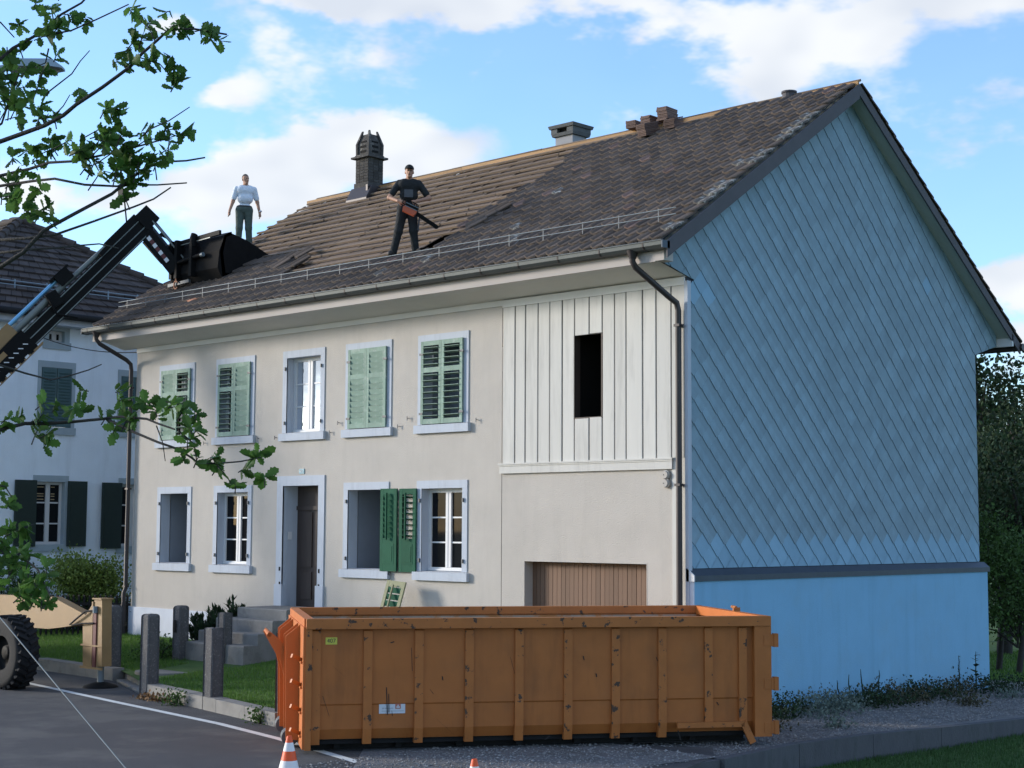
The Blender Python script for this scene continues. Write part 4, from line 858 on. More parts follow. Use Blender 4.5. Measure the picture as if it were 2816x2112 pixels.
    if cap:
        V, F = surface([('e', hd(0, .012, .055), (.092, .112, .095), .02), ('c', hd(-.045, -.1, .062), hd(.045, -.1, .062), .04, .04, 1, .02), ('c', hd(0, -.14, .05), hd(0, -.1, .056), .05, .06, 1, .02)], (hx-.25, hy-.3, hz-.1), (hx+.25, hy+.25, hz+.3), .008, .02, [((0, -.25, -1), -(hz+.058-.25*(hy-.1)*-1*-1+.0))]) if False else surface([('e', hd(0, .012, .055), (.092, .114, .098), .02)], (hx-.25, hy-.3, hz-.1), (hx+.25, hy+.25, hz+.3), .008, .02, [((0, 0, -1), -(hz+.055))])
        npmesh('cap', V, F, cap, o, True)
        m = MB(); n = 9; vs = []
        for i in range(n): a = pi*i/(n-1); vs += [hd(.08*cos(a), -.06-.02*sin(a), .062), hd(.075*cos(a), -.07-.115*sin(a), .045)]
        vs += [(x, y, z-.006) for x, y, z in vs]; N2 = 2*n; fs = [(2*i, 2*i+1, 2*i+3, 2*i+2) for i in range(n-1)]+[(N2+2*i+2, N2+2*i+3, N2+2*i+1, N2+2*i) for i in range(n-1)]+[(2*i+1, N2+2*i+1, N2+2*i+3, 2*i+3) for i in range(n-1)]
        m.add(vs, fs); m.build('cap_visor', cap, o)
    return o
# man in black with the power saw
th = math.atan2(.74, .67)
pB = PL(870, 553, -.03); MBm = Matrix.Translation(pB) @ Matrix.Rotation(th, 4, 'Z')
JB = dict(head=(.11, -.07, 1.635), chest=(.105, -.02, 1.3), pelvis=(.08, .0, .94), shl=(-.085, -.0, 1.43), shr=(.295, .0, 1.43), ell=(-.27, -.06, 1.13), elr=(.50, -.04, 1.13), wrl=(-.10, -.28, 1.02), wrr=(.27, -.27, 1.03), hdl=(.8, -.3, -.25), hdr=(-.8, -.35, -.35), sdl=(0, 0, 1), sdr=(0, 0, 1), curl=.9,
          hipl=(-.01, 0, .9), hipr=(.17, 0, .9), knl=(-.09, -.08, .46), knr=(.2, -.05, .49), anl=(-.19, -.02, .07), anr=(.25, .02, .1), ftl=(-.05, -.15), ftr=(.05, -.16))
mb = person(MBm, JB, 'man in black work clothes and cap holding a red power saw', 'cloth_black', 'cloth_black', False, 'hair', 'cloth_black')
m = MB(); m.box((.1, -.155, 1.2), (.17, .012, .15), Matrix.Rotation(.05, 3, 'X')); m.build('chest_pocket', 'cloth_grey', mb)
m = MB(); m.box((.3, -.02, .62), (.03, .15, .26), Matrix.Rotation(.1, 3, 'Y')); m.build('leg_pocket', 'cloth_grey', mb)
# power saw in its own frame, held at the hip
sw = bpy.data.objects.new('power_saw', None); COL.objects.link(sw); sw.matrix_basis = MBm @ Matrix.Translation((.13, -.36, .83)) @ Matrix.Rotation(.42, 4, 'Y') @ Matrix.Scale(.86, 4); PINV[sw] = Matrix(); tag(sw, 'red power saw with long dark bar held by the man in black', 'saw')
m = MB(); m.prism([(-.15, -.09), (.13, -.09), (.16, -.02), (.15, .05), (-.12, .06), (-.17, .0)], 1, -.08, .08); m.build('housing', 'saw_red', sw)
m = MB(); m.bb(-.13, .15, -.088, -.078, .035, .105); m.bb(-.1, .13, -.07, .07, .06, .1); m.build('side_cover', 'black_paint', sw)
m = MB(); m.bb(-.14, .16, -.094, -.086, .098, .112); m.bb(-.14, .16, -.094, -.086, .028, .042); m.build('chrome_trim', 'galv', sw)
m = MB(); m.tube([(-.14, -.02, .06), (-.16, -.02, .15), (-.02, -.01, .19), (.12, 0, .18), (.16, 0, .08)], .014, 7); m.build('front_handle', 'black_paint', sw); m = MB(); m.tube([(-.1, .0, .06), (-.22, .02, .08), (-.24, .02, .17), (-.1, .02, .2)], .016, 7); m.build('rear_handle', 'black_paint', sw)
m = MB(); m.beam((.14, .03, .0), (.68, .2, -.06), .02, .09); m.tube([(.68, .19, -.06), (.68, .21, -.06)], .045, 12); m.build('guide_bar', 'black_paint', sw)
# man in white shirt
pW = PL(525, 536, -.03); pW = RP(pW.x, 0); yW = PL(525, 536, -.03).y; pW = PL(525, 536, -.03)
MW = Matrix.Translation(pW) @ Matrix.Rotation(th+.1, 4, 'Z')
JW = dict(head=(.03, -.04, 1.655), chest=(.03, -.01, 1.31), pelvis=(.01, 0, .93), shl=(-.185, 0, 1.43), shr=(.235, 0, 1.43), ell=(-.26, .03, 1.13), elr=(.315, .05, 1.13), wrl=(-.335, -.06, .88), wrr=(.375, -.03, .87), hdl=(-.1, -.15, -1), hdr=(.1, -.12, -1), sdl=(0, 1, 0), sdr=(0, 1, 0), curl=.35,
          hipl=(-.09, 0, .9), hipr=(.11, 0, .9), knl=(-.1, -.03, .48), knr=(.12, -.03, .48), anl=(-.12, .02, .08), anr=(.15, .02, .08), ftl=(-.03, -.16), ftr=(.04, -.16))
mw = person(MW, JW, 'man in white t-shirt and green trousers standing behind the bucket', 'cloth_white', 'cloth_green', True, 'hair_grey', None, neck_tilt=(.45, 0), girth=1.06)
m = MB(); m.tube([(.39, -.05, .905), (.395, -.055, .88)], .037, 12); m.build('wristwatch', 'watch', mw)
# ------------------------------------------------------------------ telescopic handler (mostly beyond the left edge)
TH = empty('telescopic_handler', (0, -5.3, ZR), 'tan telescopic handler with black boom lifting a bucket over the roof', 'machine')
Bp = Vector(PX(-300, 1085, 34)); Tp = Vector(PX(318, 484, 36.5)); ax = (Tp-Bp).normalized(); sdv = ax.cross(Vector((0, 0, 1))).normalized(); upv = sdv.cross(ax)
LB = (Tp-Bp).length
def bp(t, s=0, u=0): return Bp+ax*(t*LB)+sdv*s+upv*u
m = MB(); m.beam(bp(.3), bp(1.0), .34, .4, upv); bm_ = m.build('boom_inner', 'black_paint', TH)
for s in (-.172, .172):
    for u in (.17, -.02, -.185): q = MB(); q.beam(bp(.3, s, u), bp(1.0, s, u), .014, .022, upv); q.build('boom_rail', 'grey_tube', bm_)
m = MB(); m.beam(bp(-.06), bp(.57), .44, .5, upv); bo = m.build('boom_outer', 'black_paint', TH)
m = MB(); m.beam(bp(-.06, .0, -.27), bp(.585, 0, -.27), .46, .035, upv); m.build('boom_underplate', 'tan', bo)
m = MB(); m.beam(bp(.0, .225, .12), bp(.50, .225, .12), .012, .12, upv); m.beam(bp(-.06, .228, .215), bp(.47, .228, .215), .016, .07, upv); m.build('boom_side_plate', 'tan', bo)
for k in range(16):
    t = .3+k*.0165; m = MB(); c = bp(t, .236, -.255); m.beam(c-ax*.05, c+ax*.05, .012, .05, upv); m.build('hazard_mark', 'black_paint' if k % 2 else 'hazard_white', bo)
for k in range(8):
    t = .435+k*.0165; c = bp(t, .232, -.03); m = MB(); m.box(c, (.13, .008, .02), frame((0, 0, 0), Vector(RT), Vector((-FW[0], -FW[1], 0)), (0, 0, 1)).to_3x3()); m.build('scale_mark', 'hazard_white', bo)
m = MB(); m.tube([bp(.4, 0, .36), bp(.73, 0, .31)], .085, 12); m.tube([bp(.73, 0, .31), bp(.97, 0, .25)], .06, 12); m.build('hose_tube', 'grey_tube', TH)
m = MB(); m.tube([bp(.52, -.05, .52), bp(.735, -.05, .50)], .05, 10); m.build('cylinder_rod', 'rod_blue', TH)
m = MB(); m.tube([bp(.28, -.05, .52), bp(.53, -.05, .52)], .085, 12); m.beam(bp(.46, 0, .4), bp(.56, 0, .42), .3, .3, upv); m.build('cylinder_barrel', 'tan', TH)
m = MB(); m.beam(bp(.725, 0, .44), bp(.765, 0, .42), .36, .26, upv); m.beam(bp(.71, 0, .58), bp(.775, 0, .57), .24, .05, upv); m.build('rod_bracket', 'black_paint', TH)
m = MB(); m.beam(bp(.67, 0, .26), bp(.70, 0, .2), .5, .34, upv); m.tube([bp(.675, .26, .3), bp(.66, .28, -.05), bp(.69, .26, -.42)], .025, 7); m.build('hose_clamp', 'black_paint', TH)
m = MB(); m.beam(bp(.88, 0, .27), bp(.99, 0, .27), .4, .17, upv); m.beam(bp(.85, 0, .22), bp(.9, 0, .24), .46, .1, upv); m.beam(bp(.985, 0, .1), bp(1.03, 0, .1), .42, .42, upv); m.build('boom_head', 'black_paint', TH)
# fly jib from the boom head down to the coupler
C0 = bp(.985, 0, -.05); C1 = Vector((.95, .40, 7.95)); jv = (C1-C0).normalized(); js = jv.cross(Vector((0, 0, 1))).normalized(); ju = js.cross(jv)
m = MB(); m.beam(C0-jv*.1, C1, .3, .34, ju); jb = m.build('fly_jib', 'black_paint', TH)
m = MB(); m.beam(C0+jv*.25-ju*.19, C1-jv*.35-ju*.16, .26, .05, ju); m.build('jib_underplate', 'tan', jb)
for k in range(7): c = C0+jv*(.3+.11*k)+js*.157+ju*-.02; m = MB(); m.beam(c-jv*.05, c+jv*.05, .01, .09, ju); m.build('hazard_mark', 'hazard_red' if k % 2 else 'hazard_white', jb)
for q in (-.1, .0, .1): m = MB(); m.tube([C0+ju*.28+js*q-jv*.05, C1+ju*.3+js*q-jv*.1], .02, 6); m.build('hydraulic_hose', 'grey_tube', jb)
m = MB(); m.beam(C0+ju*.25+jv*.42-js*.16, C0+ju*.25+jv*.42+js*.16, .05, .08, jv); m.build('hose_bracket', 'black_paint', jb)
# warning lamp and aerial on the boom head
ft = bp(.96, 0, .3); la = Vector(PX(268, 423, 36.3)); m = MB(); m.tube([ft, ft.lerp(la, .55), la], .018, 6); m.build('lamp_stem', 'black_paint', TH); m = MB(); m.beam(la+Vector((0, 0, -.12)), la+Vector((-.04, 0, .14)), .2, .16, (0, 1, 0)); m.build('work_lamp', 'black_paint', TH)
# bucket: back plate towards the street, open towards the ridge
BK = []
xl_, xr_ = .66, 2.52; sec = [(.5, 7.6), (.36, 7.85), (.4, 8.25), (.54, 8.6), (.72, 8.7), (.74, 8.64), (.58, 8.56), (.5, 8.2), (.58, 7.75), (1.0, 7.82), (1.5, 8.12), (1.55, 8.06), (1.05, 7.72)]
m = MB(); m.prism([(y, z-(0)) for y, z in sec], 0, xl_, xr_); bk = m.build('bucket', 'bucket', TH)
for x in (xl_, xr_-.03): m = MB(); m.prism([(.5, 7.66), (.42, 8.2), (.52, 8.6), (.66, 8.68), (1.15, 8.56), (1.84, 8.28), (1.82, 8.18), (1.5, 7.98), (1.05, 7.7)], 0, x, x+.03); m.build('bucket_side', 'bucket', bk)
m = MB(); m.beam((xl_-.1, .40, 8.55), (xr_+.02, .40, 8.64), .06, .1); m.build('bucket_top_beam', 'black_paint', bk); m = MB(); m.beam((xl_, .36, 8.50), (xr_-.3, .36, 8.56), .012, .02); m.build('bucket_edge_strip', 'grey_tube', bk)
for x in (.85, 1.05, 1.62): m = MB(); m.bb(x-.05, x+.05, .25, .46, 7.75, 8.5 if x > 1.5 else 8.62); m.build('coupler_plate', 'black_paint', bk)
m = MB(); m.tube([(1.62, .33, 8.42), (1.62, .33, 8.62), (1.62, .36, 8.7)], .08, 10); m.tube([(1.0, .3, 8.1), (2.0, .32, 8.2)], .05, 8); m.build('tilt_cylinder', 'black_paint', bk); m = MB(); m.tube([(1.98, .30, 8.18), (2.06, .30, 8.19)], .05, 10); m.build('cylinder_eye', 'galv', bk)
m = MB(); m.beam((.68, .34, 7.62), (1.5, .34, 7.66), .06, .07); m.build('bucket_foot_bar', 'steel', bk)
hk = Vector((1.05, .28, 7.62)); m = MB(); m.tube([hk+Vector((.07*cos(a), 0, .09*sin(a)-.02)) for a in np.linspace(.6, 5.6, 12)], .018, 7); m.tube([hk+Vector((0, 0, .07)), hk+Vector((0, 0, .2))], .02, 6); m.build('lifting_hook', 'terracotta', bk)
# stabiliser: beam, leg, pad
m = MB(); sy0, sy1 = -4.56, -4.36
m.prism([(-2.0, .2), (-2.0, .77), (4.45, .83), (5.4, .60), (5.62, .55), (5.9, .83), (6.14, .84), (6.19, -.34), (5.56, -.38), (5.52, .38), (4.7, .28), (4.3, .24)], 1, sy0, sy1); stb = m.build('stabiliser_beam', 'tan', TH)
m = MB(); m.bb(5.86, 6.16, sy0-.03, sy1+.03, .84, .865); m.bb(5.84, 5.88, sy0-.02, sy0, -.34, .8); m.bb(5.5, 6.22, sy0-.025, sy0, .0, .03); m.bb(5.5, 6.22, sy0-.025, sy0, -.4, -.36); m.build('stabiliser_flange', 'tan', stb)
m = MB(); m.bb(5.9, 6.0, sy0-.022, sy0, -.36, .66); m.build('guide_slot', 'hazard_red', stb)
MATS['hazard_red'].node_tree.nodes['RGB'].outputs[0].default_value = (.12, .03, .03, 1)
m = MB(); m.tube([(5.98, sy0-.03, .72), (5.98, sy0-.03, .60)], .05, 8); m.build('valve_block', 'galv', stb)
m = MB(); m.tube([(5.95, sy0-.04, .64), (5.7, sy0-.06, .62), (5.45, sy0-.06, .5), (5.15, sy0-.04, .36)], .018, 6); m.tube([(5.95, sy0-.04, .42), (5.6, sy0-.06, .40), (5.2, sy0-.03, .35)], .015, 6); m.build('stabiliser_hose', 'rubber', stb)
m = MB(); m.tube([(6.0, -4.46, -.36), (6.0, -4.46, ZR+.06)], .06, 12); m.build('stabiliser_ram', 'galv', stb)
m = MB(); m.lathe([(.001, ZR+.1), (.12, ZR+.09), (.3, ZR+.03), (.32, ZR+.003)], (6.0, -4.46, 0), 2, 16); m.build('stabiliser_pad', 'black_paint', stb)
# front wheel
wx, wy, wz, wr = 5.15, -5.75, ZR+.64, .64
m = MB(); m.lathe([(.3, -.2), (.52, -.22), (.6, -.2), (wr-.03, -.12), (wr-.03, .12), (.6, .2), (.52, .22), (.3, .2)], (wx, wy, wz), 1, 36); tyre = m.build('wheel', 'rubber', TH)
for k in range(26):
    a = 2*pi*k/26
    for sgn in (-1, 1):
        aa = a+(pi/26 if sgn > 0 else 0); c = Vector((wx+cos(aa)*(wr-.01), wy+sgn*.1, wz+sin(aa)*(wr-.01))); m = MB(); m.box(c, (.06, .2, .055), Matrix.Rotation(-aa, 3, 'Y') @ Matrix.Rotation(sgn*.5, 3, 'X')); m.build('tread_lug', 'rubber', tyre)
m = MB(); m.lathe([(.001, -.1), (.12, -.12), (.14, -.05), (.3, -.1), (.31, -.2)], (wx, wy, wz), 1, 20); m.build('rim', 'black_paint', tyre)
# chassis and turret further left, out of the picture
m = MB(); m.bb(-2.6, 4.6, -5.6, -5.0, -.15, .25); m.build('chassis', 'black_paint', TH); m = MB(); m.bb(-3.6, -.9, -6.2, -4.2, .45, 2.2); m.bb(-3.2, -1.4, -5.9, -4.9, 2.2, 2.9); m.build('turret', 'tan', TH)
m = MB(); m.lathe([(.3, -.2), (.52, -.22), (.6, -.2), (wr, -.12), (wr, .12), (.6, .2), (.52, .22), (.3, .2)], (-1.6, wy, wz), 1, 28); m.build('wheel', 'rubber', TH)
# ------------------------------------------------------------------ skip container
eL = Vector((3.55, 5.15, 0)).normalized(); eW = Vector((-eL.y, eL.x, 0)); SKM = frame((15.2, -7.2, ZR), eL, eW, (0, 0, 1))
SK = bpy.data.objects.new('skip_container', None); COL.objects.link(SK); SK.matrix_basis = SKM; PINV[SK] = Matrix(); tag(SK, 'big scuffed orange roll-off skip standing in front of the house', 'skip')
SKI = SKM.inverted()
def SX(u, v=1480):    # sight line onto the near side -> local x, z
    r = Vector(ray(u, v)); o_ = Vector(CAMP); n_ = eW; t = (Vector((15.2, -7.2, 0))-o_).dot(n_)/r.dot(n_); q = SKI @ (o_+r*t); return q.x, q.z
SLN, SWD, SHT = 6.25, 3.0, 1.705
m = MB(); m.add([(.04, .06, 1.6), (SLN-.04, .06, 1.6), (SLN-.04, .06, .62), (.04, .06, .62), (SLN-.04, .075, .60), (.04, .075, .60), (SLN-.04, .08, .3), (.04, .08, .3), (SLN-.04, .14, .17), (.04, .14, .17), (SLN-.04, .42, .13), (.04, .42, .13)], [(0, 1, 2, 3), (3, 2, 4, 5), (5, 4, 6, 7), (7, 6, 8, 9), (9, 8, 10, 11)]); m.build('side_panel', 'skip', SK)
m = MB(); m.bb(.04, SLN-.04, .085, .105, .3, 1.6); m.bb(.04, SLN-.04, SWD-.1, SWD-.08, .3, 1.6); m.bb(.06, SLN-.06, .2, SWD-.2, .16, .2); m.build('inner_lining', 'skip_inside', SK)
m = MB(); m.bb(.06, SLN-.06, .2, SWD-.2, .1, .155); m.build('floor_pan', 'rubber', SK)  # this pan and the cross members: underside shade put into a near-black colour
for q0 in np.arange(.4, 6, .8): m = MB(); m.bb(q0, q0+.08, .3, SWD-.3, .03, .1); m.build('cross_member', 'rubber', SK)
m = MB(); m.bb(.04, SLN-.04, SWD-.07, SWD-.04, .2, 1.6); m.build('side_panel', 'skip', SK)
m = MB(); m.bb(0, SLN, -.035, .1, 1.575, SHT); m.bb(0, SLN, SWD-.1, SWD+.035, 1.575, SHT); m.build('top_rail', 'skip_scuff', SK)
for q0, q1 in ((-.02, .1), (SLN-.1, SLN+.02)): m = MB(); m.bb(q0, q1, .1, SWD-.1, 1.575, SHT-.003); m.build('end_rail', 'skip_end_lit', SK)
for u in (683, 795, 906, 1015, 1123, 1229, 1332, 1433, 1533, 1607):
    X = SX(u)[0]; w = .056; m = MB(); zb_ = .11 if u < 1500 else .24
    prf = [(.06, 1.56), (.03, 1.545), (.03, .3), (.055, zb_+.03), (.06, zb_), (.16, zb_), (.1, .25), (.07, .5)]
    for sgn in (-1, 1): pass
    fl = .03
    m.add([(X-w, y, z) for y, z in prf]+[(X+w, y, z) for y, z in prf], [tuple(range(8)), tuple(range(15, 7, -1))]+[(i, i+8, (i+1) % 8+8, (i+1) % 8) for i in range(8)])
    if zb_ < .05: m.v = [(x-(.03 if z < .1 else 0), y, z) for x, y, z in m.v]
    m.build('rib', 'skip_scuff', SK)
m = MB(); m.bb(SLN-.235, SLN+.005, -.02, .12, .1, 1.572); m.build('corner_post', 'skip', SK); m = MB(); m.bb(-.004, .075, -.015, .1, .05, 1.572); m.build('corner_post', 'skip_scuff', SK)
for xx in (0, SLN-.1): m = MB(); m.bb(xx, xx+.1, SWD-.1, SWD+.02, .1, 1.572); m.build('corner_post', 'skip', SK)
# end with hook frame
m = MB(); m.bb(-.035, .0, .005, SWD, .06, 1.6); m.build('end_wall', 'skip_end_lit', SK)
for yy in (.62, 1.02, 2.0, 2.4): m = MB(); m.add([(-.035, yy, .1), (-.2, yy, .12), (-.22, yy, 1.45), (-.035, yy, 1.6), (-.035, yy+.03, .1), (-.2, yy+.03, .12), (-.22, yy+.03, 1.45), (-.035, yy+.03, 1.6)], [(0, 1, 2, 3), (7, 6, 5, 4), (0, 4, 5, 1), (1, 5, 6, 2), (2, 6, 7, 3)]); m.build('hook_frame_plate', 'skip_end_lit', SK)
m = MB(); m.prism([(-.2, 1.3), (-.42, 1.48), (-.45, 1.43), (-.27, 1.12), (-.21, .9)], 1, 1.06, 1.1); m.prism([(-.2, 1.3), (-.42, 1.48), (-.45, 1.43), (-.27, 1.12), (-.21, .9)], 1, 1.92, 1.96); m.tube([(-.41, 1.06, 1.44), (-.41, 1.96, 1.44)], .03, 10); m.build('hook_bail', 'skip_end_lit', SK)
for yy, zz in ((.16, 1.18), (.18, .86), (.2, .54), (.22, .24)): m = MB(); m.beam((-.03, yy+.1, zz-.02), (-.17, yy+.02, zz+.05), .035, .05); m.bb(-.06, -.034, yy-.06, yy+.12, zz-.05, zz-.02); m.build('ladder_rung', 'skip_end_lit', SK)
for q0 in (.7, 2.05): m = MB(); m.tube([(-.14, q0, .13), (-.14, q0+.25, .13)], .11, 14); m.build('roller', 'steel', SK)
# door end
m = MB(); m.bb(SLN-.03, SLN+.02, .1, SWD-.1, .12, 1.57); m.build('end_door', 'skip_end_lit', SK)
for z in (1.38, .80, .22): m = MB(); m.bb(SLN, SLN+.06, -.03, .03, z-.08, z+.08); m.bb(SLN+.04, SLN+.1, -.04, .05, z-.09, z+.09); m.bb(SLN-.1, SLN+.03, -.026, -.02, z-.07, z+.07); m.build('hinge', 'skip', SK)
m = MB(); m.bb(SLN-.06, SLN+.04, 1.3, 1.34, SHT-.01, SHT+.05); m.tube([(SLN-.03, 1.28, SHT+.05), (SLN-.03, 1.45, SHT+.055)], .022, 8); m.build('latch', 'skip_scuff', SK)
# skids and foot frame
for yy in (.4, SWD-.5): m = MB(); m.bb(.1, SLN-.25, yy, yy+.06, .012, .155); m.bb(.1, SLN-.25, yy-.05, yy+.11, .0, .02); m.build('skid_rail', 'rubber', SK)
x0_ = SX(1462)[0]; x1_ = SX(1625)[0]; m = MB(); m.beam((x0_, .0, .27), (x1_-.12, .0, .27), .05, .07); m.beam((x1_-.13, .0, .29), (x1_, .0, .02), .05, .09); m.build('foot_frame', 'skip_scuff', SK)
# stickers and scratches
def splate(u0, v0, u1, v1, y, mt, nm, par=SK):
    a = SX(u0, v1); b = SX(u1, v0); m = MB(); m.bb(a[0], b[0], y-.003, y, a[1], b[1]); o_ = m.build(nm, mt, par); return o_, (a[0]+b[0])/2, (a[1]+b[1])/2, b[0]-a[0], b[1]-a[1]
o_, cx, cz, w, h = splate(704, 1377.5, 729.5, 1393, .058, 'sticker_yellow', 'number_sticker'); text('407', h*.85, Matrix.Translation((cx, .0535, cz)) @ Matrix.Rotation(pi/2, 4, 'X'), 'ink', o_)
o_, cx, cz, w, h = splate(820, 1518.5, 877, 1543, .073, 'sticker', 'company_sticker')
m = MB(); m.bb(cx+w*.12, cx+w*.33, .066, .0695, cz-h*.08, cz+h*.4); m.build('emblem', 'sticker_red', o_); m = MB(); m.bb(cx+w*.16, cx+w*.2, .064, .0655, cz+h*.0, cz+h*.15); m.bb(cx+w*.25, cx+w*.29, .064, .0655, cz+h*.0, cz+h*.15); m.bb(cx+w*.205, cx+w*.245, .064, .0655, cz-h*.02, cz+h*.3); m.build('emblem_detail', 'sticker', o_)
m = MB(); m.bb(cx-w*.38, cx-w*.3, .067, .0695, cz-.01, cz+.006); m.bb(cx-w*.28, cx+w*.04, .067, .0695, cz-.008, cz+.004); m.bb(cx-w*.4, cx+w*.45, .067, .0695, cz-h*.3, cz-h*.24); m.build('print_line', 'ink_grey', o_)
m = MB()
for u0, v0, u1, v1, w in ((836, 1486, 838, 1545, .012), (841, 1500, 841.5, 1540, .01), (848, 1536, 849, 1548, .008), (698, 1505, 712, 1548, .006), (1104, 1420, 1118, 1470, .005), (1118, 1470, 1116, 1545, .005), (1262, 1418, 1264, 1426, .015), (684, 1467, 690, 1476, .03), (845, 1390, 853, 1386, .02), (890, 1400, 892, 1450, .006), (930, 1490, 938, 1500, .008), (957, 1462, 958, 1470, .014), (1010, 1482, 1012, 1486, .02), (720, 1440, 745, 1462, .004), (945, 1555, 985, 1590, .004), (1530, 1480, 1533, 1490, .016), (1552, 1518, 1556, 1524, .018), (1468, 1580, 1474, 1600, .02), (1180, 1600, 1190, 1590, .02), (1290, 1456, 1291, 1463, .016), (1420, 1420, 1423, 1428, .012), (900, 1502, 902, 1520, .02), (909, 1500, 910, 1525, .008), (901, 1535, 912, 1560, .008), (868, 1350, 872, 1356, .03)):
    a = SX(u0, v0); b = SX(u1, v1); yy = .055 if a[1] > .62 else .07
    m.beam((a[0], yy+.003, a[1]), (b[0], yy+.003, b[1]), .004, w, (0, -1, 0)) if False else m.add([(a[0]-w/2, yy, a[1]+w/3), (a[0]+w/2, yy, a[1]), (b[0]+w/2, yy, b[1]-w/3), (b[0]-w/2, yy, b[1])], [(0, 1, 2, 3)])
m.build('scratches', 'scratch', SK, kind='stuff')
# ------------------------------------------------------------------ cones
def cone(x, y, lab):
    e = empty('traffic_cone', (x, y, ZR), lab, 'cone', 'orange traffic cones on the road'); prof = [(.15, .02), (.118, .13), (.092, .23), (.068, .335), (.045, .43), (.028, .5)]
    m = MB(); m.bb(x-.19, x+.19, y-.19, y+.19, ZR, ZR+.025); m.build('base', 'cone_orange', e)
    for i in range(5): m = MB(); m.lathe([(prof[i][0], ZR+prof[i][1]), (prof[i+1][0], ZR+prof[i+1][1])], (x, y, 0), 2, 20); m.build('band', 'cone_white' if i in (1, 3) else 'cone_orange', e)
    m = MB(); m.lathe([(.028, ZR+.5), (.02, ZR+.505), (.018, ZR+.45)], (x, y, 0), 2, 16); m.build('tip', 'cone_orange', e)
c1 = ON(625, 1590, 2, ZR+.5); cone(c1[0], c1[1], 'striped traffic cone at the left end of the orange skip'); c2_ = ON(1025, 1640, 2, ZR+.5); cone(c2_[0], c2_[1], 'traffic cone at the bottom edge in front of the skip')
# ------------------------------------------------------------------ neighbouring house
NH = empty('neighbour_house', (-9, 2, -.5), 'pale neighbouring house with green shutters and hipped dark tile roof', 'house')
xn = -4.94; yN0, yN1 = -2.4, 6.3
def onN(u, v): p = ON(u, v, 0, xn); return p[1], p[2]
NW = []
for u0, v0, u1, v1 in ((90, 792, 152, 925), (262, 812, 320, 932), (79, 1040, 136, 1176), (263, 1046, 318, 1180), (106, 713, 139, 741)):
    a = onN(u0, v0); b = onN(u1, v1); NW.append((a[0], b[0], b[1], a[1]))
def nsheet(m, y0, y1, z0, z1):
    Y = sorted({y0, y1, *[c for o in NW for c in o[:2]]}); Z = sorted({z0, z1, *[c for o in NW for c in o[2:]]})
    for i in range(len(Y)-1):
        for j in range(len(Z)-1):
            cy, cz = (Y[i]+Y[i+1])/2, (Z[j]+Z[j+1])/2
            if any(o[0] < cy < o[1] and o[2] < cz < o[3] for o in NW): continue
            m.add([(xn, Y[i], Z[j]), (xn, Y[i+1], Z[j]), (xn, Y[i+1], Z[j+1]), (xn, Y[i], Z[j+1])], [(0, 1, 2, 3)])
m = MB(); nsheet(m, yN0, yN1, -1, 7.3); m.bb(-16, xn-.01, yN0, yN0+.01, -1, 7.3); m.bb(-16, xn-.01, yN1-.01, yN1, -1, 7.3); m.build('wall', 'wall_neigh', NH)
